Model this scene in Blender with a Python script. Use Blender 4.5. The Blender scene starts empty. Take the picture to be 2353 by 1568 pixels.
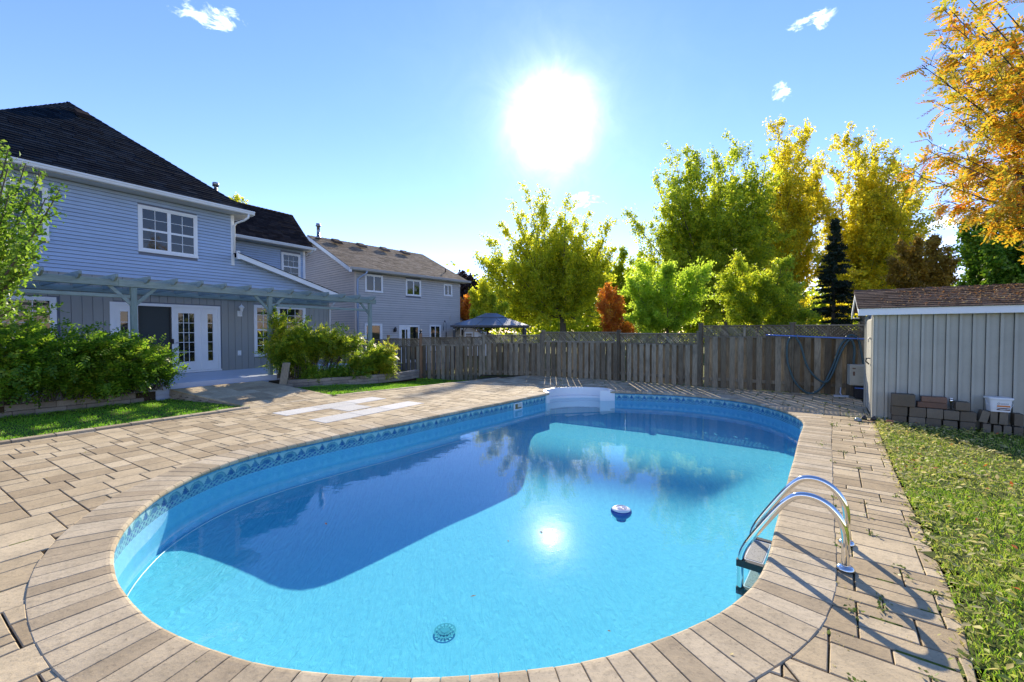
import bpy, math, random
import numpy as np
from mathutils import Vector, Matrix, geometry
scene = bpy.context.scene
COL = scene.collection
R = math.radians

# ------------------------------------------------------------------ camera
CAM_H = 1.65
cam_data = bpy.data.cameras.new('camera')
cam_data.sensor_width = 36.0
cam_data.lens = 980.0 / 2353.0 * 36.0
cam_data.clip_start = 0.05
cam_data.clip_end = 3000
cam = bpy.data.objects.new('camera', cam_data)
COL.objects.link(cam)
cam.location = (0, 0, CAM_H)
cam.rotation_euler = (math.pi/2 - math.atan(22/980.0), 0, 0)
scene.camera = cam

# ------------------------------------------------------------------ light
SUN_EL, SUN_AZ = R(25.9), R(5.2)
SD = Vector((math.sin(SUN_AZ)*math.cos(SUN_EL), math.cos(SUN_AZ)*math.cos(SUN_EL), math.sin(SUN_EL)))
sun_d = bpy.data.lights.new('sun', 'SUN')
sun_d.energy = 4.0
sun_d.angle = R(0.5)
sun_d.color = (1.0, 0.87, 0.67)
sun = bpy.data.objects.new('sun', sun_d)
COL.objects.link(sun)
sun.rotation_euler = (-SD).to_track_quat('-Z', 'Y').to_euler()
scene.view_settings.view_transform = 'Standard'
scene.view_settings.look = 'None'
scene.view_settings.gamma = 1
scene.view_settings.use_curve_mapping = False
scene.view_settings.exposure = 1.16
SKY_STRENGTH = 0.131

_F = 980.0
_TH = math.atan(22/980.0)
def at(u, v, Y):
    """world point at forward distance Y in the direction (u, v) of the camera survey"""
    a = (u-1176.5)/_F; b = (784-v)/_F
    d = (a, math.cos(_TH)+b*math.sin(_TH), -math.sin(_TH)+b*math.cos(_TH))
    t = Y/d[1]
    return Vector((d[0]*t, Y, CAM_H+d[2]*t))
def skydir(u, v):
    return (at(u, v, 10)-Vector((0, 0, CAM_H))).normalized()

class NT:
    """small helper around a node tree"""
    def __init__(s, nt): s.nt = nt; s.n = nt.nodes; s.l = nt.links
    def new(s, t, **kw):
        n = s.n.new(t)
        for k, v in kw.items():
            if k in n.inputs.keys() if isinstance(k, str) else False: n.inputs[k].default_value = v
            else: setattr(n, k, v)
        return n
    def put(s, sock, v):
        if isinstance(v, bpy.types.NodeSocket): s.l.new(v, sock)
        else: sock.default_value = v
    def math(s, op, a, b=0.0, c=0.0, clamp=False):
        n = s.n.new('ShaderNodeMath'); n.operation = op; n.use_clamp = clamp
        s.put(n.inputs[0], a); s.put(n.inputs[1], b); s.put(n.inputs[2], c)
        return n.outputs[0]
    def vmath(s, op, a, b=(0, 0, 0)):
        n = s.n.new('ShaderNodeVectorMath'); n.operation = op
        s.put(n.inputs[0], a); s.put(n.inputs[1], b)
        return n.outputs['Value'] if op in ('DOT_PRODUCT', 'LENGTH') else n.outputs[0]
    def mix(s, f, a, b, mode='MIX'):
        n = s.n.new('ShaderNodeMix'); n.data_type = 'RGBA'; n.blend_type = mode
        s.put(n.inputs[0], f)
        s.put(n.inputs[6], a if isinstance(a, bpy.types.NodeSocket) else (*a[:3], 1))
        s.put(n.inputs[7], b if isinstance(b, bpy.types.NodeSocket) else (*b[:3], 1))
        return n.outputs[2]
    def noise(s, vec, scale, detail=3, rough=0.55, dist=0.0):
        n = s.n.new('ShaderNodeTexNoise'); s.put(n.inputs['Vector'], vec)
        n.inputs['Scale'].default_value = scale; n.inputs['Detail'].default_value = detail
        n.inputs['Roughness'].default_value = rough; n.inputs['Distortion'].default_value = dist
        return n.outputs['Fac']
    def mapr(s, v, a, b, c=0.0, d=1.0):
        n = s.n.new('ShaderNodeMapRange'); n.clamp = True
        s.put(n.inputs[0], v); n.inputs[1].default_value = a; n.inputs[2].default_value = b
        n.inputs[3].default_value = c; n.inputs[4].default_value = d
        return n.outputs[0]
    def scalev(s, vec, sc):
        n = s.n.new('ShaderNodeMapping'); s.put(n.inputs[0], vec); n.inputs['Scale'].default_value = sc
        return n.outputs[0]
    def ramp(s, f, stops):
        n = s.n.new('ShaderNodeValToRGB'); s.put(n.inputs[0], f)
        e = n.color_ramp.elements
        while len(e) < len(stops): e.new(0.5)
        for i, (p, c) in enumerate(stops):
            e[i].position = p; e[i].color = (*c[:3], 1)
        return n.outputs[0]

world = bpy.data.worlds.new('World')
scene.world = world
world.use_nodes = True
w = NT(world.node_tree)
w.n.clear()
sky = w.n.new('ShaderNodeTexSky')
sky.sky_type = 'NISHITA'
sky.sun_disc = False
sky.sun_elevation = SUN_EL
sky.sun_rotation = SUN_AZ
sky.altitude = 200
sky.air_density = 1.0
sky.dust_density = 0.0
sky.ozone_density = 3.0
tc = w.n.new('ShaderNodeTexCoord')
vec = w.vmath('NORMALIZE', tc.outputs['Generated'])
# the bluish lift of a clear autumn sky
hs = w.n.new('ShaderNodeHueSaturation'); hs.inputs['Saturation'].default_value = 1.15; w.l.new(sky.outputs[0], hs.inputs['Color'])
skycol = w.mix(1.0, hs.outputs[0], (1.12, 0.88, 1.02), 'MULTIPLY')
# aureole round the sun
dt = w.vmath('DOT_PRODUCT', vec, tuple(SD))
ang = w.math('ARCCOSINE', w.math('MINIMUM', dt, 1.0))
ang = w.math('MULTIPLY', ang, w.math('ADD', 0.72, w.math('MULTIPLY', w.noise(vec, 9.5, 5, 0.65, 1.2), 0.62)))
glow = w.math('MULTIPLY', w.math('EXPONENT', w.math('DIVIDE', ang, -0.0215)), 95.0)
glow2 = w.math('MULTIPLY', w.math('EXPONENT', w.math('DIVIDE', ang, -0.11)), 1.7)
gl = w.math('ADD', glow, glow2)
glc = w.vmath('MULTIPLY', (1.0, 0.985, 0.95), (1, 1, 1))
gv = w.n.new('ShaderNodeVectorMath'); gv.operation = 'SCALE'
gv.inputs[0].default_value = (1.0, 0.985, 0.95); w.l.new(gl, gv.inputs['Scale'])
tot = w.vmath('ADD', skycol, gv.outputs[0])
# small torn clouds
def cloud(total, u, v, radius, stretch, thr, bright):
    d = skydir(u, v)
    dd = w.vmath('SUBTRACT', vec, tuple(d))
    dd = w.scalev(dd, (stretch[0], stretch[0], stretch[1]))
    r = w.vmath('LENGTH', dd)
    nz = w.noise(w.scalev(vec, (9, 9, 15)), 3.2, 7, 0.62, 0.6)
    m = w.math('SUBTRACT', w.math('MULTIPLY', nz, 1.0), w.math('MULTIPLY', w.math('DIVIDE', r, radius), 0.34))
    m = w.mapr(m, thr-.03, thr+0.19)
    m = w.math('POWER', m, 1.3)
    return w.mix(w.math('MULTIPLY', m, bright), total, (9.0, 9.6, 10.6))
for c in ((460, 28, .055, (1, 2.0), .38, .9), (520, 50, .05, (1, 1.6), .40, .9),
          (1850, 52, .04, (1, 2.2), .36, 1.0), (1895, 42, .045, (1, 2.4), .40, .9),
          (1803, 215, .035, (1.5, .9), .38, 1.0), (1800, 195, .025, (1.2, 1), .38, .9),
          (2150, 520, .075, (.8, 2.2), .38, .75), (2200, 545, .06, (.7, 2.0), .38, .7),
          (1330, 460, .06, (.8, 2.2), .36, .9)):
    tot = cloud(tot, *c)
bg = w.n.new('ShaderNodeBackground')
w.l.new(tot, bg.inputs[0])
bg.inputs[1].default_value = SKY_STRENGTH
out = w.n.new('ShaderNodeOutputWorld')
w.l.new(bg.outputs[0], out.inputs[0])

# ------------------------------------------------------------------ object helpers
def settag(o, label=None, cat=None, group=None, kind=None):
    if label: o['label'] = label
    if cat: o['category'] = cat
    if group: o['group'] = group
    if kind: o['kind'] = kind
    return o
def mesh(name, verts, faces, mats=None, smooth=False):
    me = bpy.data.meshes.new(name)
    me.from_pydata([tuple(v) for v in verts], [], faces)
    if mats is not None:
        for m in (mats if isinstance(mats, (list, tuple)) else [mats]): me.materials.append(m)
    if smooth:
        me.polygons.foreach_set('use_smooth', [True]*len(me.polygons))
    me.update()
    return me
def obj(name, me, parent=None, loc=None, rot=None, scale=None):
    o = bpy.data.objects.new(name, me)
    COL.objects.link(o)
    if parent is not None: o.parent = parent
    if loc is not None: o.location = loc
    if rot is not None: o.rotation_euler = rot
    if scale is not None: o.scale = scale
    return o
def empty(name, loc, rotz=0.0, label=None, cat=None, group=None, kind=None):
    o = bpy.data.objects.new(name, None)
    COL.objects.link(o)
    o.empty_display_size = 0.2
    o.location = loc; o.rotation_euler = (0, 0, rotz)
    return settag(o, label, cat, group, kind)
def wpart(name, me, parent):
    """part whose mesh is written in world coordinates under an unrotated empty"""
    o = obj(name, me, parent)
    o.matrix_parent_inverse = Matrix.Translation(-Vector(parent.location))
    return o
class MB:
    """collects shapes into one mesh"""
    def __init__(s): s.v = []; s.f = []
    def add(s, v, f):
        b = len(s.v); s.v += [tuple(p) for p in v]; s.f += [tuple(i+b for i in q) for q in f]
        return s
    def box(s, x0, x1, y0, y1, z0, z1):
        return s.add([(x0,y0,z0),(x1,y0,z0),(x1,y1,z0),(x0,y1,z0),(x0,y0,z1),(x1,y0,z1),(x1,y1,z1),(x0,y1,z1)],
                     [(0,3,2,1),(4,5,6,7),(0,1,5,4),(1,2,6,5),(2,3,7,6),(3,0,4,7)])
    def cbox(s, x0, x1, y0, y1, z0, z1, b=0.006):
        """box with chamfered edges"""
        return s.prismbevel([(x0,y0),(x1,y0),(x1,y1),(x0,y1)], z0, z1, b)
    def prismbevel(s, poly, z0, z1, b=0.006, both=True):
        n = len(poly)
        cx = sum(p[0] for p in poly)/n; cy = sum(p[1] for p in poly)/n
        ins = inset(poly, b)
        v = []
        if both: v += [(p[0], p[1], z0) for p in ins]
        v += [(p[0], p[1], z0+(b if both else 0)) for p in poly]
        v += [(p[0], p[1], z1-b) for p in poly]
        v += [(p[0], p[1], z1) for p in ins]
        rings = len(v)//n
        f = []
        for k in range(rings-1):
            for i in range(n):
                j = (i+1) % n
                f.append((k*n+i, k*n+j, (k+1)*n+j, (k+1)*n+i))
        f.append(tuple(range((rings-1)*n, rings*n)))
        f.append(tuple(reversed(range(n))))
        return s.add(v, f)
    def prism(s, poly, z0, z1):
        n = len(poly)
        v = [(p[0], p[1], z0) for p in poly]+[(p[0], p[1], z1) for p in poly]
        f = [tuple(reversed(range(n))), tuple(range(n, 2*n))]
        for i in range(n):
            j = (i+1) % n; f.append((i, j, n+j, n+i))
        return s.add(v, f)
    def extr(s, poly, axis, a0, a1):
        """poly in the two other axes, extruded along axis"""
        def mk(p, a):
            if axis == 'x': return (a, p[0], p[1])
            if axis == 'y': return (p[0], a, p[1])
            return (p[0], p[1], a)
        n = len(poly)
        v = [mk(p, a0) for p in poly]+[mk(p, a1) for p in poly]
        f = [tuple(range(n)), tuple(reversed(range(n, 2*n)))]
        for i in range(n):
            j = (i+1) % n; f.append((i, n+i, n+j, j))
        return s.add(v, f)
    def tube(s, pts, r, n=8, cap=True):
        pts = [Vector(p) for p in pts]
        rr = r if isinstance(r, (list, tuple)) else [r]*len(pts)
        v = []; f = []
        prev = None
        for i, p in enumerate(pts):
            d = (pts[min(i+1, len(pts)-1)]-pts[max(i-1, 0)])
            if d.length < 1e-9: d = Vector((0, 0, 1))
            d.normalize()
            if prev is None:
                a = Vector((0, 0, 1)) if abs(d.z) < 0.9 else Vector((1, 0, 0))
                x = d.cross(a).normalized()
            else:
                x = (prev-d*prev.dot(d)).normalized()
            prev = x
            y = d.cross(x)
            for k in range(n):
                t = 2*math.pi*k/n
                v.append(p+(x*math.cos(t)+y*math.sin(t))*rr[i])
        for i in range(len(pts)-1):
            for k in range(n):
                f.append((i*n+k, i*n+(k+1) % n, (i+1)*n+(k+1) % n, (i+1)*n+k))
        if cap:
            f.append(tuple(reversed(range(n)))); f.append(tuple(range((len(pts)-1)*n, len(pts)*n)))
        return s.add(v, f)
    def lathe(s, prof, c=(0, 0, 0), n=16):
        v = []; f = []
        for r, z in prof:
            for k in range(n):
                t = 2*math.pi*k/n
                v.append((c[0]+r*math.cos(t), c[1]+r*math.sin(t), c[2]+z))
        m = len(prof)
        for i in range(m-1):
            for k in range(n):
                f.append((i*n+k, i*n+(k+1) % n, (i+1)*n+(k+1) % n, (i+1)*n+k))
        f.append(tuple(reversed(range(n)))); f.append(tuple(range((m-1)*n, m*n)))
        return s.add(v, f)
    def me(s, name, mat, smooth=False): return mesh(name, s.v, s.f, mat, smooth)
def inset(poly, b):
    """shrink a convex ccw polygon by b"""
    n = len(poly); out = []
    for i in range(n):
        p0 = Vector(poly[i-1]).to_2d(); p = Vector(poly[i]).to_2d(); p1 = Vector(poly[(i+1) % n]).to_2d()
        e0 = (p-p0); e1 = (p1-p)
        if e0.length < 1e-6 or e1.length < 1e-6: out.append((p.x, p.y)); continue
        e0.normalize(); e1.normalize()
        n0 = Vector((-e0.y, e0.x)); n1 = Vector((-e1.y, e1.x))
        m = n0+n1
        L = m.length
        if L < 1e-3: out.append((p.x, p.y)); continue
        m /= L
        k = b/max(0.35, m.dot(n0))
        out.append((p.x+m.x*k, p.y+m.y*k))
    return out
def clip(poly, P, N):
    """keep the side of the line through P where dot(N) >= 0"""
    res = []
    n = len(poly)
    for i in range(n):
        a, b = poly[i], poly[(i+1) % n]
        da = (a[0]-P[0])*N[0]+(a[1]-P[1])*N[1]
        db = (b[0]-P[0])*N[0]+(b[1]-P[1])*N[1]
        if da >= 0: res.append(a)
        if (da >= 0) != (db >= 0):
            t = da/(da-db)
            res.append((a[0]+(b[0]-a[0])*t, a[1]+(b[1]-a[1])*t))
    out = []
    for p in res:
        if not out or (abs(p[0]-out[-1][0])+abs(p[1]-out[-1][1])) > 0.004: out.append(p)
    if len(out) > 1 and abs(out[0][0]-out[-1][0])+abs(out[0][1]-out[-1][1]) < 0.004: out.pop()
    return out if len(out) >= 3 else []
def area(poly):
    return 0.5*sum(poly[i-1][0]*poly[i][1]-poly[i][0]*poly[i-1][1] for i in range(len(poly)))

# ------------------------------------------------------------------ materials
def mat(name, color=(0.5, 0.5, 0.5), rough=0.7, metal=0.0, spec=0.5):
    m = bpy.data.materials.new(name); m.use_nodes = True
    t = NT(m.node_tree); b = m.node_tree.nodes['Principled BSDF']
    b.inputs['Base Color'].default_value = (*color, 1)
    b.inputs['Roughness'].default_value = rough
    b.inputs['Metallic'].default_value = metal
    b.inputs['Specular IOR Level'].default_value = spec
    m['_'] = 0
    return m, t, b
def coord(t, which='Object'):
    return t.n.new('ShaderNodeTexCoord').outputs[which]
def rnd(t):
    a = t.n.new('ShaderNodeObjectInfo').outputs['Random']
    b = t.n.new('ShaderNodeNewGeometry').outputs['Random Per Island']
    return t.math('FRACT', t.math('ADD', a, b))
def bump(t, b, h, strength=0.4, dist=0.01):
    n = t.n.new('ShaderNodeBump'); t.put(n.inputs['Height'], h)
    n.inputs['Strength'].default_value = strength; n.inputs['Distance'].default_value = dist
    t.l.new(n.outputs[0], b.inputs['Normal'])
def position(t): return t.n.new('ShaderNodeNewGeometry').outputs['Position']

def stone_mat(name, ca, cb, cc, stain=(0.10, 0.085, 0.06), scale=1.0, dirt=0.5):
    """cast concrete stone: per piece tint, speckle, worn patches"""
    m, t, b = mat(name, rough=0.88, spec=0.25)
    p = position(t)
    r = rnd(t)
    base = t.ramp(r, [(0, ca), (0.5, cb), (1, cc)])
    n1 = t.noise(p, 3.2*scale, 5, 0.6)
    n2 = t.noise(p, 75*scale, 4, 0.75)
    n3 = t.noise(p, 26*scale, 4, 0.65)
    c = t.mix(t.mapr(n1, 0.42, 0.72, 0, dirt), base, stain)
    c = t.mix(t.mapr(n3, 0.50, 0.72, 0, 0.35), c, stain)
    c = t.mix(t.mapr(n2, 0.57, 0.72, 0, 0.65), c, (0.07, 0.06, 0.05))
    c = t.mix(t.mapr(n2, 0.36, 0.24, 0, 0.45), c, (0.62, 0.57, 0.50))
    t.l.new(c, b.inputs['Base Color'])
    h = t.math('ADD', t.math('MULTIPLY', n2, 0.35), n3)
    bump(t, b, h, 0.55, 0.006)
    return m
def wood_mat(name, ca, cb, cc, axis=2, grain=1.0, rough=0.85, dark=(0.05, 0.045, 0.035), weather=0.5):
    m, t, b = mat(name, rough=rough, spec=0.2)
    p = coord(t, 'Object')
    oi = t.n.new('ShaderNodeObjectInfo').outputs['Random']
    off = t.n.new('ShaderNodeCombineXYZ'); t.l.new(t.math('MULTIPLY', oi, 37.0), off.inputs[0]); t.l.new(t.math('MULTIPLY', oi, 11.0), off.inputs[1])
    pv = t.vmath('ADD', p, off.outputs[0])
    sc = [14*grain]*3; sc[axis] = 0.9*grain
    g = t.noise(t.scalev(pv, tuple(sc)), 5.0, 6, 0.65, 0.5)
    sc2 = [1.2]*3; sc2[axis] = 0.6
    n = t.noise(t.scalev(pv, tuple(sc2)), 3.0, 4, 0.6)
    base = t.ramp(rnd(t), [(0, ca), (0.5, cb), (1, cc)])
    c = t.mix(t.mapr(g, 0.42, 0.70, 0, 0.6), base, dark)
    c = t.mix(t.mapr(n, 0.45, 0.72, 0, weather), c, dark)
    t.l.new(c, b.inputs['Base Color'])
    bump(t, b, g, 0.5, 0.004)
    return m
def paint_mat(name, ca, rough=0.5, var=0.08, dirt=0.2, dirtcol=(0.2, 0.19, 0.16), scale=1.0):
    m, t, b = mat(name, rough=rough, spec=0.35)
    p = position(t)
    n = t.noise(p, 2.2*scale, 5, 0.6); n2 = t.noise(p, 40*scale, 3, 0.6)
    r = rnd(t)
    lo = tuple(x*(1-var) for x in ca); hi = tuple(min(1, x*(1+var)) for x in ca)
    c = t.ramp(r, [(0, lo), (1, hi)])
    c = t.mix(t.mapr(n, 0.45, 0.75, 0, dirt), c, dirtcol)
    c = t.mix(t.mapr(n2, 0.55, 0.8, 0, dirt*0.6), c, dirtcol)
    t.l.new(c, b.inputs['Base Color'])
    bump(t, b, n2, 0.12, 0.003)
    return m
def leaf_mat(name, stops, trans=0.5, tcol_gain=1.6, rough=0.45):
    """two-sided leaf: reflects on the lit side, glows when the sun is behind"""
    m = bpy.data.materials.new(name); m.use_nodes = True
    t = NT(m.node_tree); t.n.clear()
    r = rnd(t); p = position(t)
    n = t.noise(p, 1.1, 3, 0.6)
    f = t.math('ADD', t.math('MULTIPLY', r, 0.55), t.mapr(n, 0.3, 0.7, 0, 0.45))
    k = len(stops)
    col = t.ramp(f, [(i/(k-1), c) for i, c in enumerate(stops)])
    d = t.n.new('ShaderNodeBsdfPrincipled'); t.l.new(col, d.inputs['Base Color']); d.inputs['Roughness'].default_value = rough
    d.inputs['Specular IOR Level'].default_value = 0.35
    tr = t.n.new('ShaderNodeBsdfTranslucent')
    g = t.n.new('ShaderNodeVectorMath'); g.operation = 'SCALE'; t.l.new(col, g.inputs[0]); g.inputs['Scale'].default_value = tcol_gain
    t.l.new(g.outputs[0], tr.inputs[0])
    mx = t.n.new('ShaderNodeMixShader'); mx.inputs[0].default_value = trans
    t.l.new(d.outputs[0], mx.inputs[1]); t.l.new(tr.outputs[0], mx.inputs[2])
    o = t.n.new('ShaderNodeOutputMaterial'); t.l.new(mx.outputs[0], o.inputs[0])
    return m

M = {}
M['paver'] = stone_mat('paver_stone', (0.34, 0.26, 0.155), (0.46, 0.365, 0.225), (0.56, 0.46, 0.30), dirt=0.35)
M['coping'] = stone_mat('coping_stone', (0.34, 0.27, 0.175), (0.44, 0.36, 0.24), (0.52, 0.44, 0.31), dirt=0.35)
M['slab'] = stone_mat('slab_stone', (0.50, 0.50, 0.47), (0.56, 0.56, 0.53), (0.62, 0.62, 0.59), dirt=0.12)
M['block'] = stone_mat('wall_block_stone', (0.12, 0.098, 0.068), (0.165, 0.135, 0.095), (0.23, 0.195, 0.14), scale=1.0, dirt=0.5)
M['bedblock'] = stone_mat('bed_wall_stone', (0.26, 0.22, 0.18), (0.32, 0.28, 0.23), (0.38, 0.33, 0.27), dirt=0.4)
M['brick_brown'] = stone_mat('brown_brick', (0.16, 0.09, 0.06), (0.19, 0.11, 0.075), (0.22, 0.13, 0.09), dirt=0.3)
M['fence'] = wood_mat('weathered_fence_wood', (0.14, 0.115, 0.075), (0.235, 0.20, 0.135), (0.37, 0.33, 0.24), weather=0.55)
M['fencenew'] = wood_mat('orange_fence_wood', (0.30, 0.17, 0.09), (0.34, 0.20, 0.11), (0.36, 0.22, 0.12), weather=0.2)
M['perg'] = wood_mat('blue_grey_pergola_wood', (0.22, 0.30, 0.29), (0.26, 0.34, 0.33), (0.30, 0.38, 0.37), axis=0, weather=0.25, dark=(0.13, 0.17, 0.16))
M['pergpost'] = wood_mat('blue_grey_post_wood', (0.22, 0.30, 0.29), (0.26, 0.34, 0.33), (0.30, 0.38, 0.37), axis=2, weather=0.25, dark=(0.13, 0.17, 0.16))
M['log'] = wood_mat('grey_post_wood', (0.28, 0.25, 0.18), (0.32, 0.28, 0.2), (0.34, 0.3, 0.22), axis=2, weather=0.3)
M['lap'] = paint_mat('blue_grey_lap_siding', (0.37, 0.475, 0.63), 0.45, 0.05, 0.12)
M['lapdark'], _, _ = mat('siding_shadow_gap', (0.16, 0.18, 0.23), 0.7)  # wall core darkened so the gaps imitate shade lines between boards
M['vert'] = paint_mat('grey_vertical_siding', (0.29, 0.30, 0.28), 0.5, 0.04, 0.15)
M['white'] = paint_mat('white_trim', (0.78, 0.80, 0.80), 0.4, 0.02, 0.08)
M['soffit'] = paint_mat('soffit', (0.52, 0.52, 0.48), 0.5, 0.02, 0.1)
M['porch'] = paint_mat('pale_blue_deck_paint', (0.50, 0.55, 0.63), 0.5, 0.03, 0.15)
M['lap2'] = paint_mat('grey_lap_siding', (0.48, 0.47, 0.45), 0.5, 0.04, 0.15)
M['lap2s'] = paint_mat('beige_lap_siding', (0.58, 0.50, 0.44), 0.5, 0.04, 0.12)
M['shedwall'] = paint_mat('grey_shed_boards', (0.41, 0.405, 0.34), 0.6, 0.04, 0.3, (0.2, 0.2, 0.17))
M['metal'], _, _ = mat('galvanised_metal', (0.30, 0.30, 0.31), 0.4, 0.9)
M['chrome'], _, _ = mat('polished_steel', (0.78, 0.77, 0.74), 0.07, 1.0)
M['black'], _, _ = mat('black_plastic', (0.02, 0.02, 0.022), 0.5)
M['darkhole'], _, _ = mat('dark_interior', (0.012, 0.013, 0.014), 0.8)
M['plwhite'], _, _ = mat('white_plastic', (0.74, 0.76, 0.76), 0.3)
M['plblue'], _, _ = mat('blue_plastic', (0.02, 0.07, 0.28), 0.22)
M['poleblue'], _, _ = mat('blue_pole_paint', (0.10, 0.22, 0.62), 0.3)
M['hose'], _, _ = mat('blue_green_hose', (0.035, 0.085, 0.10), 0.45)
def glass_mat():
    m, t, b = mat('window_glass', (0.012, 0.015, 0.016), 0.03, 0, 0.9)
    n = t.noise(position(t), 0.9, 2, 0.5)
    bump(t, b, n, 0.10, 0.05)
    return m
M['glass'] = glass_mat()
def shingle_mat(name, a, b_, c_):
    m, t, b = mat(name, rough=1.0, spec=0.04)
    base = t.ramp(rnd(t), [(0, a), (0.5, b_), (1, c_)])
    n = t.noise(position(t), 160, 2, 0.7); n2 = t.noise(position(t), 0.7, 4, 0.6)
    c = t.mix(t.mapr(n, 0.45, 0.7, 0, 0.5), base, tuple(x*0.45 for x in a))
    c = t.mix(t.mapr(n2, 0.42, 0.7, 0, 0.35), c, tuple(x*0.6 for x in a))
    t.l.new(c, b.inputs['Base Color'])
    bump(t, b, n, 0.4, 0.004)
    return m
M['shdark'] = shingle_mat('black_shingles', (0.004, 0.009, 0.017), (0.008, 0.016, 0.026), (0.018, 0.030, 0.045))
M['shbrownblack'] = shingle_mat('dark_brown_shingles', (0.018, 0.015, 0.016), (0.030, 0.025, 0.026), (0.05, 0.042, 0.04))
M['shtan'] = shingle_mat('tan_shingles', (0.22, 0.175, 0.125), (0.31, 0.25, 0.18), (0.40, 0.33, 0.25))
M['shbrown'] = shingle_mat('brown_shingles', (0.08, 0.058, 0.045), (0.12, 0.09, 0.07), (0.17, 0.13, 0.105))
# ================================================================== pool outline
INNER = [(0.98,11.41),(0.23,10.48),(-0.35,9.76),(-0.8,9.24),(-1.43,8.43),(-2.09,7.58),(-2.65,6.92),(-3.05,6.4),(-3.38,5.9),(-3.58,5.45),(-3.66,4.97),(-3.64,4.5),(-3.52,4.05),(-3.34,3.64),(-3.07,3.22),(-2.72,2.85),(-2.39,2.59),(-2.1,2.40),(-1.84,2.27),(-1.5,2.14),(-1.19,2.05),(-0.83,2.0),(-0.45,1.98),(-0.06,2.01),(0.36,2.08),(0.74,2.21),(1.1,2.38),(1.36,2.54),(1.64,2.78),(1.93,3.12),(2.31,3.64),(2.82,4.33),(3.3,4.98),(3.72,5.54),(4.1,6.06),(4.64,6.79),(5.1,7.39),(5.4,7.85),(5.61,8.38),(5.71,9.0),(5.68,9.7),(5.48,10.27),(5.13,10.72),(4.65,11.1),(4.06,11.41),(3.35,11.62),(2.71,11.75)]
def catmull(pts, step):
    P = [Vector(p) for p in pts]
    P = [P[0]*2-P[1]]+P+[P[-1]*2-P[-2]]
    out = []
    for i in range(1, len(P)-2):
        for k in range(12):
            t = k/12
            a, b, c, d = P[i-1], P[i], P[i+1], P[i+2]
            out.append(0.5*((2*b)+(c-a)*t+(2*a-5*b+4*c-d)*t*t+(3*b-a-3*c+d)*t**3))
    out.append(P[-2])
    L = [0]
    for i in range(1, len(out)): L.append(L[-1]+(out[i]-out[i-1]).length)
    n = max(2, int(round(L[-1]/step)))
    res = []; j = 0
    for k in range(n+1):
        s = L[-1]*k/n
        while j < len(L)-2 and L[j+1] < s: j += 1
        f = (s-L[j])/max(1e-9, L[j+1]-L[j])
        res.append(out[j].lerp(out[j+1], f))
    return res
EDGE = catmull(INNER, 0.0275)          # fine open curve, step left corner -> round -> step right corner
NE = len(EDGE)
def edge_normal(i):                     # outward (away from the water)
    a = EDGE[max(0, i-4)]; b = EDGE[min(NE-1, i+4)]
    d = (b-a).normalized()
    return Vector((-d.y, d.x))*-1       # curve runs anticlockwise seen from above -> right hand side is outside
_c = Vector((1.0, 6.5))
if (EDGE[NE//2]+edge_normal(NE//2)*0.5-_c).length < (EDGE[NE//2]-_c).length:
    _en = edge_normal
    def edge_normal(i): return -_en(i)
CW = 0.38
COPOUT = [EDGE[i]+edge_normal(i)*CW for i in range(NE)]
STEPB = [(2.75,11.95),(2.62,12.25),(2.2,12.42),(1.75,12.44),(1.3,12.28),(1.02,11.98),(0.88,11.62)]  # back of the moulded step, right to left
def pin(x, y, poly):
    c = False; n = len(poly); j = n-1
    for i in range(n):
        if (poly[i][1] > y) != (poly[j][1] > y) and x < (poly[j][0]-poly[i][0])*(y-poly[i][1])/(poly[j][1]-poly[i][1])+poly[i][0]: c = not c
        j = i
    return c
def sheet_with_hole(name, outer, hole, z, m, parent=None):
    vv = [[Vector((p[0], p[1], 0)) for p in outer], [Vector((p[0], p[1], 0)) for p in hole]]
    tris = geometry.tessellate_polygon(vv)
    allv = [(p.x, p.y, z) for L in vv for p in L]
    fs = []
    for t in tris:
        a, b, c = [Vector(allv[k]) for k in t]
        fs.append(tuple(t) if (b-a).cross(c-a).z > 0 else tuple(reversed(t)))
    return obj(name, mesh(name, allv, fs, m), parent)

HOLE = [EDGE[i]+edge_normal(i)*0.06 for i in range(0, NE, 12)]+[EDGE[-1]+edge_normal(NE-1)*0.06]+[Vector(p)*1.0 for p in [(2.82,11.98),(2.68,12.3),(2.2,12.47),(1.75,12.49),(1.26,12.32),(0.96,12.0),(0.85,11.6)]]

# far ground
def ground_mat():
    m, t, b = mat('grass_ground', rough=0.95, spec=0.1)
    p = position(t)
    n = t.noise(p, 0.6, 5, 0.65); n2 = t.noise(p, 22, 4, 0.7)
    c = t.mix(t.mapr(n, 0.35, 0.65), (0.055, 0.085, 0.018), (0.09, 0.10, 0.028))
    c = t.mix(t.mapr(n2, 0.5, 0.75, 0, 0.5), c, (0.10, 0.075, 0.04))
    t.l.new(c, b.inputs['Base Color']); bump(t, b, n2, 0.6, 0.02)
    return m
M['grassbase'] = ground_mat()
g = sheet_with_hole('ground', [(-900,-900),(900,-900),(900,900),(-900,900)], HOLE, -0.62, M['grassbase'])
settag(g, kind='structure')

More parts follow.
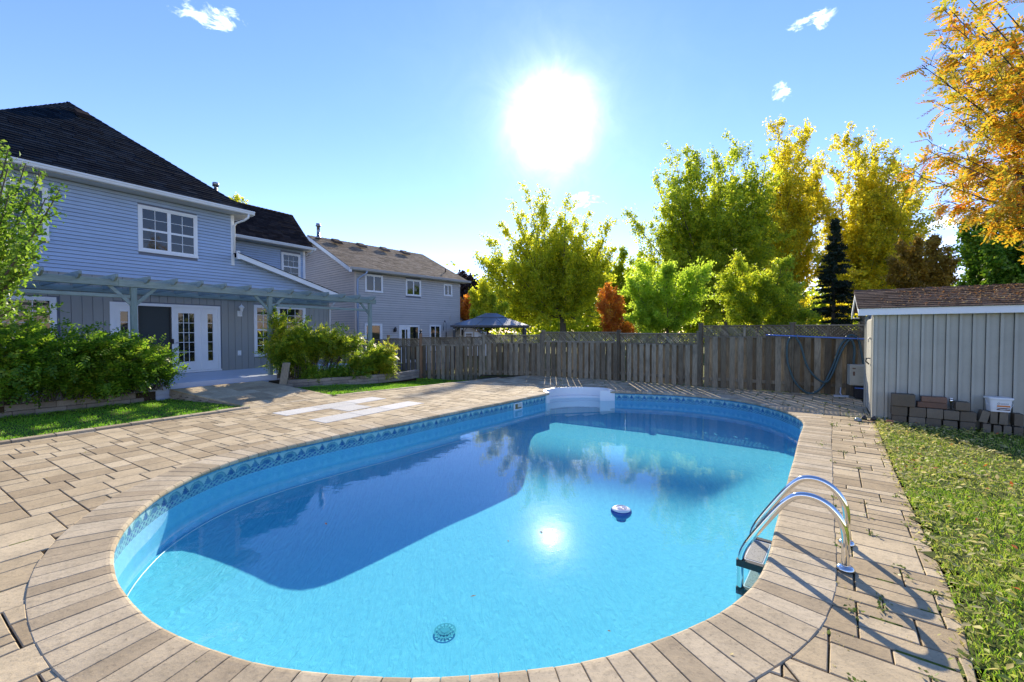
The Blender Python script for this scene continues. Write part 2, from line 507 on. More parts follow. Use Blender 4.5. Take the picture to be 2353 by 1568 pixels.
# ================================================================== pool shell
pool = empty('swimming_pool', (1.0, 6.5, 0), 0, 'freeform in-ground swimming pool with pale blue liner and patterned waterline band', 'swimming pool')
def liner_mat(name='pool_liner', up=False):
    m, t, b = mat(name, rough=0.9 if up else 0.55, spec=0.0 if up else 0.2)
    if up:   # light arrives steeply through the water, so the floor is lit evenly; wrinkle bump also imitates faint light ripples
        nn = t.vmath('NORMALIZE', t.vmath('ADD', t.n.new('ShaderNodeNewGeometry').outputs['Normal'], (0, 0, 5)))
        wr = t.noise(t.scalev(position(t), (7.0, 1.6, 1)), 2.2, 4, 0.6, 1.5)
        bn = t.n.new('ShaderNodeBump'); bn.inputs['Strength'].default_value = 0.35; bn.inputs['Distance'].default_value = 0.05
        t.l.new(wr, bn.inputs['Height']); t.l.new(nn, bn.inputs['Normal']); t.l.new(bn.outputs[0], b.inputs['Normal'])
    at_ = t.n.new('ShaderNodeVertexColor'); at_.layer_name = 'print'
    n = t.noise(position(t), 14, 4, 0.65)
    n2 = t.noise(position(t), 90, 3, 0.7)
    n3 = t.noise(t.scalev(position(t), (5.0, 1.3, 1)), 2.6, 4, 0.6, 1.2)  # stretched paler streaks, faint light ripples put into the liner colour
    c = t.mix(t.mapr(n, 0.4, 0.7, 0, 0.22), at_.outputs[0], (0.06, 0.32, 0.52))
    c = t.mix(t.mapr(n3, 0.45, 0.62, 0, 0.22), c, (0.22, 0.62, 0.70))
    c = t.mix(t.mapr(n2, 0.55, 0.75, 0, 0.25), c, (0.55, 0.85, 0.9))
    t.l.new(c, b.inputs['Base Color'])
    return m
M['liner'] = liner_mat(); M['linerfloor'] = liner_mat('pool_liner_floor', True)
ZW = -0.265          # water level
ZTOP, ZBAND, ZBOT = -0.045, -0.262, -0.64
def print_color(u, v):
    """printed waterline band: u along the wall in metres, v 0 (bottom) .. 1 (top)"""
    P = 0.33
    x = (u % P)/P
    h = v
    k = int(u/P)
    if v > 0.80:
        q = math.sin(u*61+math.sin(u*17)*2)*math.sin(u*23+v*40)
        return (0.04, 0.26, 0.55) if q < 0.35 else (0.16, 0.48, 0.74)
    if v > 0.765: return (0.20, 0.55, 0.72)
    # alternating arches and diamonds
    arch_x = (x-0.32)/0.30
    dia_x = (x-0.82)/0.17
    r = math.sqrt(arch_x*arch_x+((v-0.38)/0.36)**2) if v >= 0.38 else 9
    if r < 1.0 and r > 0.80: return (0.10, 0.36, 0.45)
    if r <= 0.80 and r > 0.62: return (0.18, 0.50, 0.56)
    if r <= 0.62: return (0.04, 0.22, 0.45)
    if v >= 0.36 and abs(dia_x)+abs((v-0.40)/0.38) < 1.0:
        return (0.06, 0.28, 0.42) if abs(dia_x)+abs((v-0.40)/0.38) > 0.72 else (0.02, 0.14, 0.42)
    if v >= 0.40: return (0.46, 0.78, 0.80)
    # lattice of strips below
    a = (u/P*4+v*4.2) % 1; b = (u/P*4-v*4.2) % 1
    if a > 0.42 and b > 0.42: return (0.02, 0.10, 0.46) if k % 2 else (0.03, 0.16, 0.40)
    return (0.24, 0.60, 0.66) if (a <= 0.42) else (0.17, 0.50, 0.62)
rows = 22
zz = [ZTOP+(ZBAND-ZTOP)*k/rows for k in range(rows+1)]+[ZBOT+0.1, ZBOT, ZBOT-0.06]
V = []; Fc = []; C = []
def refine(i): return EDGE[i]
FE = []
for i in range(NE-1):
    FE.append((EDGE[i], edge_normal(i), i)); FE.append((EDGE[i].lerp(EDGE[i+1], 0.5), edge_normal(i), i+0.5))
FE.append((EDGE[-1], edge_normal(NE-1), NE-1))
for j, z in enumerate(zz):
    off = 0.03 if j < len(zz)-1 else -0.05
    for p, n, s in FE:
        V.append((p.x+n.x*off, p.y+n.y*off, z))
nf = len(FE)
base_l = (0.25, 0.56, 0.76)
for j in range(len(zz)-1):
    for i in range(nf-1):
        Fc.append((j*nf+i, (j+1)*nf+i, (j+1)*nf+i+1, j*nf+i+1))
        if j < rows: C.append(tuple(q*.62 for q in print_color(i*0.01375, 1-(j+0.5)/rows)))
        else: C.append(base_l)
me = mesh('liner_wall', V, Fc, M['liner'], True)
ca = me.color_attributes.new('print', 'FLOAT_COLOR', 'CORNER')
arr = np.repeat(np.array([(*c, 1) for c in C], dtype=np.float32), 4, axis=0)
ca.data.foreach_set('color', arr.ravel())
wpart('liner_wall', me, pool)
# floor with sloping sides and a deep end
xs = np.arange(-4.3, 6.4, 0.10); ys = np.arange(1.4, 12.9, 0.10)
EA = np.array([(p.x, p.y) for p in EDGE[::2]])
fv = []; ff = []
def lerpc(x, a, b, c, d):
    t = min(1, max(0, (x-a)/(b-a))); t = t*t*(3-2*t); return c+(d-c)*t
def floor_z(x, y):
    d = np.sqrt(((EA-np.array((x, y)))**2).sum(1)).min()
    if not pin(x, y, EDGE): d = 0
    q = 0.45*x+0.89*y
    prof = lerpc(q, 6.9, 8.9, -1.36, -0.67)
    zz_ = -0.635-0.60*max(0, d-0.06)
    k_ = 0.22; h_ = max(0.0, k_-abs(zz_-prof))/k_
    return max(zz_, prof)+h_*h_*k_*0.25
for y in ys:
    for x in xs: fv.append((x, y, floor_z(x, y)))
nx = len(xs)
for j in range(len(ys)-1):
    for i in range(nx-1):
        a = j*nx+i; ff.append((a, a+1, a+nx+1, a+nx))
me = mesh('liner_floor', fv, ff, M['linerfloor'], True)
ca = me.color_attributes.new('print', 'FLOAT_COLOR', 'CORNER')
ca.data.foreach_set('color', np.tile(np.array((0.165, 0.545, 0.65, 1), dtype=np.float32), len(me.loops)))
fo = wpart('liner_floor', me, pool)
# welded seam where wall meets floor
mb = MB(); mb.tube([(EDGE[i].x-edge_normal(i).x*.012, EDGE[i].y-edge_normal(i).y*.012, -.632) for i in range(0, NE, 5)], .007, 5)
wpart('liner_seam', mb.me('liner_seam', M['plwhite'], True), pool)
# main drain
mb = MB()
for k in range(14):
    t = 2*math.pi*k/14
    c_, s_ = math.cos(t), math.sin(t)
    w_ = 0.008
    mb.add([(c_*.035-s_*w_, s_*.035+c_*w_, .012), (c_*.035+s_*w_, s_*.035-c_*w_, .012), (c_*.095+s_*w_, s_*.095-c_*w_, .008), (c_*.095-s_*w_, s_*.095+c_*w_, .008)], [(0, 1, 2, 3)])
def ring(mb, r0, r1, z, n=28):
    v = []; f = []
    for k in range(n):
        t = 2*math.pi*k/n
        v += [(r0*math.cos(t), r0*math.sin(t), z), (r1*math.cos(t), r1*math.sin(t), z)]
    for k in range(n):
        j = (k+1) % n
        f.append((2*k, 2*k+1, 2*j+1, 2*j))
    return mb.add(v, f)
ring(mb, .092, .11, .012); ring(mb, .06, .068, .013); ring(mb, .0, .036, .014)
dm, _, _ = mat('drain_grey_plastic', (0.085, 0.36, 0.42), 1.0, 0, 0.0)
o = wpart('drain_cover', mb.me('drain_cover', dm), pool)
o.location = (-0.67, 4.2, floor_z(-0.67, 4.2)+0.008)
# water
def water_mat():
    m = bpy.data.materials.new('pool_water'); m.use_nodes = True
    t = NT(m.node_tree); t.n.clear()
    p = position(t)
    n1 = t.noise(t.scalev(p, (1.0, 1.0, 1)), 1.6, 3, 0.5, 0.4)
    n2 = t.noise(t.scalev(p, (1.0, 1.6, 1)), 9.0, 3, 0.55, 0.8)
    h = t.math('ADD', n1, t.math('MULTIPLY', n2, 0.10))
    bp = t.n.new('ShaderNodeBump'); t.l.new(h, bp.inputs['Height']); bp.inputs['Strength'].default_value = 0.085; bp.inputs['Distance'].default_value = 0.035
    inc = t.n.new('ShaderNodeNewGeometry').outputs['Incoming']
    ci = t.math('ABSOLUTE', t.vmath('DOT_PRODUCT', inc, bp.outputs[0]))
    fr = t.math('MULTIPLY_ADD', t.math('POWER', t.math('SUBTRACT', 1.0, ci, clamp=True), 5.0), 0.98, 0.02)
    tr = t.n.new('ShaderNodeBsdfTransparent'); tr.inputs[0].default_value = (0.78, 0.95, 0.985, 1)
    gl = t.n.new('ShaderNodeBsdfGlossy'); gl.inputs['Roughness'].default_value = 0.006; t.l.new(bp.outputs[0], gl.inputs['Normal'])
    mx = t.n.new('ShaderNodeMixShader'); t.l.new(fr, mx.inputs[0]); t.l.new(tr.outputs[0], mx.inputs[1]); t.l.new(gl.outputs[0], mx.inputs[2])
    o = t.n.new('ShaderNodeOutputMaterial'); t.l.new(mx.outputs[0], o.inputs[0])
    return m
M['water'] = water_mat()
wp = [EDGE[i]+edge_normal(i)*0.028 for i in range(0, NE, 3)]+[EDGE[-1]]
wp = [(p.x, p.y) for p in wp]+[(p[0], p[1]) for p in STEPB]
tess = geometry.tessellate_polygon([[Vector((x, y, 0)) for x, y in wp]])
fs = []
for t3 in tess:
    a, b, c = [Vector((*wp[k], 0)) for k in t3]
    fs.append(tuple(t3) if (b-a).cross(c-a).z > 0 else tuple(reversed(t3)))
water = obj('pool_water', mesh('pool_water', [(x, y, ZW) for x, y in wp], fs, M['water']))
settag(water, kind='structure')

# moulded white entry step (part of the pool)
sb = [Vector(p) for p in STEPB]
right_j, left_j = Vector((2.71, 11.75)), Vector((0.98, 11.41))
back = catmull([(2.72,11.80),(2.74,12.0),(2.60,12.26),(2.2,12.42),(1.75,12.44),(1.3,12.28),(1.02,11.98),(0.93,11.70),(0.955,11.45)], 0.06)
mid = (left_j+right_j)/2
mb = MB()
def loft(mb, A, za, B, zb):
    n = len(A); v = [(p.x, p.y, za) for p in A]+[(p.x, p.y, zb) for p in B]
    mb.add(v, [(i, i+1, n+i+1, n+i) for i in range(n-1)])
_cu = (right_j-left_j).normalized(); _cv = Vector((-_cu.y, _cu.x))
def shrink(L, k):
    return [left_j+_cu*((p-left_j).dot(_cu))+_cv*(max(0.0, (p-left_j).dot(_cv))*(1-k)) for p in L]
levels = [(0.0, 0.022, 0.0, -0.20), (0.0, -0.20, 0.17, -0.205), (0.17, -0.205, 0.19, -0.34), (0.19, -0.34, 0.42, -0.345), (0.42, -0.345, 0.45, -0.49), (0.45, -0.49, 0.72, -0.495), (0.72, -0.495, 0.78, -0.60), (0.78, -0.60, 1.0, -0.605), (1.0, -0.605, 1.0, -0.72)]
loft(mb, [p+(p-mid).normalized()*0.07 for p in back], 0.022, back, 0.022)
loft(mb, [p+(p-mid).normalized()*0.07 for p in back], -0.02, [p+(p-mid).normalized()*0.07 for p in back], 0.022)
for k0, z0, k1, z1 in levels:
    loft(mb, shrink(back, k0), z0, shrink(back, k1), z1)
st_o = wpart('entry_step', mb.me('entry_step', M['plwhite'], True), pool)
# flanges where the step meets the liner
def flange(P, dirv, w_, thick=0.022):
    d = Vector(dirv).normalized(); n = Vector((-d.y, d.x))
    q = [P, P+d*w_, P+d*w_-n*thick, P-n*thick]
    q = [(p.x, p.y) for p in q]
    if area(q) < 0: q.reverse()
    b_ = MB(); b_.prismbevel(q, -0.66, 0.018, 0.006)
    wpart('step_flange', b_.me('step_flange', M['plwhite']), pool)
nR = edge_normal(NE-1); nL = edge_normal(0)
flange(Vector((2.42, 11.715)), (1, 0.11), 0.42)
flange(Vector((0.93, 11.33)), (0.6, 0.8), 0.14, -0.05)
# skimmer mouth in the far left wall
def wall_frame_at(x, y):
    i = int(np.argmin(((np.array([(p.x, p.y) for p in EDGE])-np.array((x, y)))**2).sum(1)))
    return i, EDGE[i], edge_normal(i)
i, P, n = wall_frame_at(0.16, 10.39)
ang_ = math.atan2(n.y, n.x)-math.pi/2        # local y = outward
mb = MB()
W_, H_ = 0.155, 0.085
for x0, x1, z0, z1 in ((-W_, W_, H_-.02, H_), (-W_, W_, -H_, -H_+.02), (-W_, -W_+.022, -H_+.02, H_-.02), (W_-.022, W_, -H_+.02, H_-.02)):
    mb.box(x0, x1, -0.012, 0.024, z0, z1)
fr_ = obj('skimmer_frame', mb.me('skimmer_frame', M['plwhite']), pool)
fr_.matrix_parent_inverse = Matrix.Translation(-Vector(pool.location)); fr_.location = (P.x, P.y, -0.175); fr_.rotation_euler = (0, 0, ang_)
mb = MB(); mb.box(-W_+.022, W_-.022, 0.0, 0.018, -H_+.02, H_-.02)
bm_, _, _ = mat('skimmer_throat', (0.16, 0.13, 0.05), 0.6)
th_ = obj('skimmer_throat', mb.me('skimmer_throat', bm_), fr_)
mb = MB(); mb.box(-.02, W_-.03, -0.004, 0.0, -.03, .06); 
obj('skimmer_weir', mb.me('skimmer_weir', M['slab']), fr_)

# ================================================================== coping
coping = empty('pool_coping', (1.0, 6.5, 0), 0, kind='structure')
rng = random.Random(5)
nb = int(NE*0.0275/0.138)
cop_polys = []
for k in range(nb):
    a = k*(NE-1)/nb; b = (k+1)*(NE-1)/nb
    def P_(s, off):
        i = int(s); f = s-i; j = min(NE-1, i+1)
        p = EDGE[i].lerp(EDGE[j], f); n = edge_normal(i).lerp(edge_normal(j), f).normalized()
        return p+n*off
    g_ = 0.09   # joint in index units
    a2, b2 = a+g_, b-g_
    dz = rng.uniform(-.002, .002)
    # profile across: nose (rounded) to back, from the underside of the nose
    prof = [(-0.012, -0.058), (-0.026, -0.046), (-0.030, -0.028), (-0.024, -0.012), (-0.008, -0.002), (0.012, 0.0), (CW-0.006, 0.0), (CW, -0.006), (CW, -0.058)]
    ou = rng.uniform(-.004, .004)
    v = []
    ch = 0.10
    for s, dd in ((a2, -0.003), (a2+ch, 0), (b2-ch, 0), (b2, -0.003)):
        for o_, z in prof:
            p = P_(s, o_+(ou if o_ > .2 else 0))
            v.append((p.x, p.y, z+0.005+dz+(dd if z > -0.05 else 0)))
    np_ = len(prof); f = []
    for r_ in range(3):
        for q in range(np_-1):
            f.append((r_*np_+q, r_*np_+q+1, (r_+1)*np_+q+1, (r_+1)*np_+q))
    f.append(tuple(reversed(range(np_)))); f.append(tuple(range(3*np_, 4*np_)))
    f.append(tuple([np_-1, 0, 3*np_, 4*np_-1]))
    me = mesh('coping_brick', v, f, M['coping'])
    wpart('coping_brick', me, coping)
# mortar bed under the coping
mb = MB()
A = [EDGE[i]+edge_normal(i)*0.0 for i in range(0, NE, 4)]+[EDGE[-1]]
B = [EDGE[i]+edge_normal(i)*(CW+0.05) for i in range(0, NE, 4)]+[EDGE[-1]+edge_normal(NE-1)*(CW+0.05)]
loft(mb, A, -0.012, B, -0.012); 
def joint_mat():
    m, t, b = mat('joint_sand', rough=0.98, spec=0.05)
    p = position(t); n = t.noise(p, 60, 4, 0.7); n2 = t.noise(p, 1.3, 3, 0.6)
    c = t.mix(t.mapr(n, 0.35, 0.65), (0.03, 0.022, 0.014), (0.10, 0.075, 0.045))
    c = t.mix(t.math('MULTIPLY', t.mapr(n2, 0.52, 0.6), t.mapr(n, 0.4, 0.5)), c, (0.06, 0.085, 0.012))
    t.l.new(c, b.inputs['Base Color']); bump(t, b, n, 0.8, 0.01)
    return m
M['joint'] = joint_mat()
jb = wpart('mortar_bed', mb.me('mortar_bed', M['joint']), coping); jb['kind'] = 'stuff'

# ================================================================== house frame of reference
HA = math.atan((1790-1176)/980.0)
HU = Vector((math.sin(HA), math.cos(HA))); HN = Vector((math.cos(HA), -math.sin(HA))); HP = Vector((-10.1, 13.7))
def hw(s, t): return HP+HU*s+HN*t
def hst(x, y):
    d = Vector((x, y))-HP; return d.dot(HU), d.dot(HN)

FENCE_PTS = [(9.9,10.2),(8.95,10.78),(7.6,11.55),(5.65,12.75),(3.61,14.4),(1.12,15.85),(-1.1,16.5),(-2.05,16.9),(-3.75,17.5),(-5.2,17.95),(-6.5,18.4),(-8.2,19.1)]
RB = [(-0.75,-1.5),(2.19,1.97),(2.56,2.39),(2.93,2.86),(3.3,3.36),(4.08,4.41),(4.5,4.98),(5.41,6.17),(6.31,7.34),(6.74,7.93),(8.04,9.72),(9.6,11.9)]

# ================================================================== deck
deck = empty('pool_deck', (0, 5, 0), 0, kind='structure')
EO = np.array([(p.x, p.y) for p in COPOUT])
EOP = [tuple(p) for p in EO[::6]]
def cut_pool(poly):
    c = np.mean(np.array(poly), axis=0)
    if pin(c[0], c[1], INNER): return []
    # step unit
    if 0.72 < c[0] < 3.0 and 11.3 < c[1] < 12.7:
        sp = [Vector(p) for p in [(2.84,11.8),(2.83,12.05),(2.68,12.33),(2.22,12.52),(1.74,12.54),(1.25,12.36),(0.95,12.03),(0.86,11.7)]]
        for k in range(len(sp)-1):
            m_ = (sp[k]+sp[k+1])/2; d = (sp[k+1]-sp[k]).normalized(); nn = Vector((d.y, -d.x))
            if nn.dot(m_-Vector((1.8, 11.7))) < 0: nn = -nn
        best = min(range(len(sp)-1), key=lambda k: ((sp[k]+sp[k+1])/2-Vector(c)).length)
        d = (sp[best+1]-sp[best]).normalized(); nn = Vector((d.y, -d.x))
        if nn.dot(sp[best]-Vector((1.8, 11.7))) < 0: nn = -nn
        poly = clip(poly, sp[best], nn)
        if not poly: return []
        c = np.mean(np.array(poly), axis=0)
    d2 = ((EO-c)**2).sum(1); order = int(d2.argmin())
    R_ = max(math.hypot(p[0]-c[0], p[1]-c[1]) for p in poly)
    if d2[order] < (R_+0.05)**2 and 0 < order < NE-1:
        n = edge_normal(order)
        return clip(poly, EO[order]-np.array(n)*0.003, n)
    if pin(c[0], c[1], EOP): return []
    return poly
def cut_poly_line(poly, pts, side, margin=0.0):
    """keep the part on `side` of the polyline, using the nearest segments"""
    c = Vector(np.mean(np.array(poly), axis=0))
    ds = []
    for k in range(len(pts)-1):
        a, b = Vector(pts[k]), Vector(pts[k+1])
        t = max(0, min(1, (c-a).dot(b-a)/(b-a).length_squared))
        ds.append(((a+(b-a)*t-c).length, k))
    ds.sort()
    for _, k in ds[:1]:
        a, b = Vector(pts[k]), Vector(pts[k+1]); d = (b-a).normalized(); n = Vector((-d.y, d.x))*side
        poly = clip(poly, a+n*margin, n)
        if not poly: return []
    return poly
B1A, B1B = hw(-9, 6.06), hw(0.67, 6.06)
B2B = Vector((-1.14, 14.54)); B2A = hw(0.67, 6.06)
b1d = (B1B-B1A).normalized(); b1n = Vector((b1d.y, -b1d.x))
b2d = (B2B-B2A).normalized(); b2n = Vector((b2d.y, -b2d.x))
EDGW = 0.17
def region_left(poly):
    poly = clip(poly, (1.35, 0), (-1, 0))
    if poly: poly = clip(poly, B1A+b1n*(EDGW+.008), b1n)
    if poly: poly = clip(poly, B2A+b2n*(EDGW+.008), b2n)
    if poly: poly = cut_poly_line(poly, FENCE_PTS, 1, 0.06)
    if poly: poly = cut_pool(poly)
    return poly
def region_right(poly):
    poly = clip(poly, (1.36, 0), (1, 0))
    if poly: poly = cut_poly_line(poly, FENCE_PTS, 1, 0.06)
    if poly: poly = cut_poly_line(poly, RB, 1, 0.0)
    if poly: poly = cut_pool(poly)
    return poly
def gen(origin, ang, cell, ns, nt, sizes, region, seed, reserved=()):
    """random ashlar of rectangles on a grid; u along ang, v to its right"""
    rg = random.Random(seed)
    u = Vector((math.sin(ang), math.cos(ang))); n = Vector((math.cos(ang), -math.sin(ang))); O = Vector(origin)
    occ = set(reserved); out = []
    for j in range(nt[0], nt[1]):
        for i in range(ns[0], ns[1]):
            if (i, j) in occ: continue
            opts = sizes[:]; rg.shuffle(opts)
            opts.sort(key=lambda s: -s[2]*rg.random())
            for a, b, _ in opts+[(1, 1, 0)]:
                cells = [(i+x, j+y) for x in range(a) for y in range(b)]
                if any(c in occ for c in cells): continue
                occ.update(cells)
                g_ = 0.0045
                q = [(i*cell+g_, j*cell+g_), ((i+a)*cell-g_, j*cell+g_), ((i+a)*cell-g_, (j+b)*cell-g_), (i*cell+g_, (j+b)*cell-g_)]
                jit = 0.002
                P = [O+u*(x+rg.uniform(-jit, jit))+n*(y+rg.uniform(-jit, jit)) for x, y in q]
                P = [(p.x, p.y) for p in P]
                if area(P) < 0: P.reverse()
                if not region: out.append(P); break
                P = region(P)
                if P and abs(area(P)) > 0.0015: out.append(P)
                break
    return out
CELL = 0.105
res = set(); slabs = []
def slab(i0, i1, j0, j1):
    for i in range(i0, i1):
        for j in range(j0, j1): res.add((i, j))
    g_ = 0.004
    q = [hw(-1.55+i0*CELL+g_, 7.15+j0*CELL+g_), hw(-1.55+i1*CELL-g_, 7.15+j0*CELL+g_), hw(-1.55+i1*CELL-g_, 7.15+j1*CELL-g_), hw(-1.55+i0*CELL+g_, 7.15+j1*CELL-g_)]
    q = [(p.x, p.y) for p in q]
    if area(q) < 0: q.reverse()
    slabs.append(q)
for a_ in ((0,8,0,5),(8,16,0,5),(16,24,0,5),(9,15,5,11),(0,8,12,17),(8,15,12,17),(15,24,12,17)): slab(*a_)
left = gen(hw(-1.55, 7.15), HA, CELL, (-90, 110), (-13, 103), [(3,3,1.2),(3,2,.9),(2,3,.9),(2,2,.4),(4,3,.9),(3,4,.7)], region_left, 3, res)
RA = math.radians(37.0)
right = gen((2.0, 2.0), RA, 0.13, (-40, 140), (-90, 70), [(1,3,1.0),(2,3,1.1),(1,2,.8),(2,2,.6),(2,4,.4)], region_right, 4)
allp = [(p, 'l') for p in left]+[(p, 'r') for p in right]
def pav_score(P):
    c = np.mean(np.array(P), axis=0)
    d = math.hypot(c[0], c[1])
    if c[1] < 0.9: return 0
    if abs(c[0])/c[1] > 1.35: return 0
    return abs(area(P))*CAM_H/d**3
allp.sort(key=lambda e: -pav_score(e[0]))
rg = random.Random(9)
rest = MB()
for k, (P, _) in enumerate(allp):
    dz = rg.gauss(0, 0.0016)
    if k < 293 and pav_score(P) > 0:
        mb = MB(); mb.prismbevel(P, -0.05+dz, dz, 0.0045, both=False)
        wpart('paver', mb.me('paver', M['paver']), deck)
    else:
        rest.prismbevel(P, -0.03+dz, dz, 0.0045, both=False)
o = wpart('paver_field', rest.me('paver_field', M['paver']), deck); o['kind'] = 'stuff'
for q in slabs:
    mb = MB(); mb.prismbevel(q, -0.05, 0.003, 0.004, both=False)
    o = wpart('flagstone', mb.me('flagstone', M['slab']), deck); o['label'] = 'smooth pale grey flagstone set into the tan pavers'
# bed of joint sand
bo = [tuple(hw(-9.2, 6.0)), tuple(hw(0.67, 6.0)), (-1.2, 14.6), (-1.2, 16.4), (1.12, 15.85), (3.61, 14.4), (5.65, 12.75), (7.6, 11.55), (9.3, 10.6), (8.04, 9.72), (6.74, 7.93), (6.31, 7.34), (5.41, 6.17), (4.5, 4.98), (4.08, 4.41), (2.93, 2.86), (2.19, 1.97), (-0.75, -1.5)]
bo.reverse()
o = sheet_with_hole('joint_bed', bo, HOLE, -0.0095, M['joint'], deck); o['kind'] = 'stuff'
o.matrix_parent_inverse = Matrix.Translation(-Vector(deck.location))
# raised edging stones along the left lawns
edging = empty('lawn_edging', (-5, 9, 0), 0, kind='structure')
def edge_row(A, d, n, L, z0=-0.05, z1=0.03, w_=EDGW, step=0.46):
    k = 0; s = 0
    r2 = random.Random(int(L*100))
    while s < L-0.1:
        l = min(step, L-s)
        q = [A+d*(s+.004), A+d*(s+l-.004), A+d*(s+l-.004)+n*w_, A+d*(s+.004)+n*w_]
        q = [(p.x, p.y) for p in q]
        if area(q) < 0: q.reverse()
        mb = MB(); mb.prismbevel(q, z0, z1+r2.uniform(-.003, .003), 0.006, both=False)
        wpart('edging_stone', mb.me('edging_stone', M['coping']), edging)
        s += step
edge_row(B1A, b1d, b1n, 7.15+0.35, z1=0.035)
edge_row(hw(-1.49, 6.06), b1d, b1n, 2.16-EDGW, z1=0.003)
edge_row(B2A, b2d, b2n, (B2B-B2A).length+0.9, z1=0.008)

# ---- sloping walk up to the porch
walk = empty('walkway', tuple(hw(-0.7, 4.8))+(0.1,), 0, kind='structure')
T1, T0 = 6.06, 3.25
def wz(t): return 0.24*max(0.0, min(1.0, (T1-t)/(T1-T0)))
wl = gen(hw(-1.9, 3.25), HA, .18, (0, 14), (0, 16), [(2,3,1.0),(3,2,1.2),(2,2,1.4),(2,1,.5),(1,2,.8)], None, 8)
for P in wl:
    q = [hst(*p) for p in P]
    q2 = []
    P2 = P
    lA, lB = hw(-1.9, 3.25), hw(-1.43, 6.06)
    d = (lB-lA).normalized(); n = Vector((-d.y, d.x))
    if n.dot(hw(0, 4)-lA) < 0: n = -n
    P2 = clip(P2, lA, n)
    if P2: 
        lA2, lB2 = hw(0.3, 3.25), hw(0.62, 6.06); d = (lB2-lA2).normalized(); n = Vector((-d.y, d.x))
        if n.dot(hw(0, 4)-lA2) < 0: n = -n
        P2 = clip(P2, lA2, n)
    if P2: P2 = clip(P2, hw(0, 6.045), -HN)
    if not P2 or abs(area(P2)) < .003: continue
    mb = MB(); mb.prismbevel(P2, -0.03, 0, 0.0045, both=False)
    mb.v = [(x, y, z+wz(hst(x, y)[1])) for x, y, z in mb.v]
    wpart('paver', mb.me('paver', M['paver']), walk)
# brick side wall of the walk
for row in range(3):
    s_ = 0
    tcur = T0-0.0
    off = 0.12 if row % 2 else 0
    t_ = T0-off
    while t_ < T1:
        t2 = min(T1, t_+0.24)
        zt = wz((t_+t2)/2)-0.034-row*0.075; zb = zt-0.068
        if zt > -0.03:
            def SL(t, d): 
                s = -1.9+(t-T0)/(T1-T0)*0.47
                return hw(s+d, t)
            q = [SL(max(t_, T0)+.004, 0.0), SL(t2-.004, 0.0), SL(t2-.004, .1), SL(max(t_, T0)+.004, .1)]
            q = [(p.x, p.y) for p in q]
            if area(q) < 0: q.reverse()
            if abs(area(q)) > .002:
                mb = MB(); mb.prismbevel(q, max(zb, -.06), zt, 0.005)
                wpart('wall_brick', mb.me('wall_brick', M['bedblock']), walk)
        t_ += 0.24
mb = MB()
q = [hw(-1.86, T0), hw(-1.4, T1), hw(.6, T1), hw(.28, T0)]; q = [(p.x, p.y) for p in q]
if area(q) < 0: q.reverse()
mb.prism(q, -0.3, -0.014); mb.v = [(x, y, z+(wz(hst(x, y)[1]) if z > -.1 else 0)) for x, y, z in mb.v]
o = wpart('walk_bed', mb.me('walk_bed', M['joint']), walk)
# ================================================================== building helpers (local frame: x along the wall, y into the house, z up)
def board(parent, poly, z0, h, m, name='siding_board', t0=0.0, thick=0.024, axis='x'):
    """lap board: polygon in (s, z); bottom stands proud"""
    n = len(poly)
    v = []
    for s, z in poly:
        t = t0+0.004+thick*(z0+h-z)/h
        v.append((s, -t, z) if axis == 'x' else (-t, s, z))
    for s, z in poly:
        v.append((s, -t0+0.003, z) if axis == 'x' else (-t0+0.003, s, z))
    f = [tuple(range(n)), tuple(reversed(range(n, 2*n)))]
    for i in range(n): j = (i+1) % n; f.append((i, n+i, n+j, j))
    return obj(name, mesh(name, v, f, m), parent)
def lap(parent, s0, s1, z0, z1, step, m, clips=(), t0=0.0, axis='x', holes=()):
    z = z0
    while z < z1-0.01:
        h = min(step, z1-z)
        segs = [(s0, s1)]
        for (a, b, c, d) in holes:
            if z+h > c+.01 and z < d-.01:
                ns = []
                for p, q in segs:
                    if b <= p or a >= q: ns.append((p, q)); continue
                    if a > p: ns.append((p, a))
                    if b < q: ns.append((b, q))
                segs = ns
        for p, q in segs:
            P = [(p, z), (q, z), (q, z+h*.89), (p, z+h*.89)]
            for cp, cn in clips: P = clip(P, cp, cn) if P else P
            if P and abs(area(P)) > .002: board(parent, P, z, step, m, t0=t0, axis=axis)
        z += step
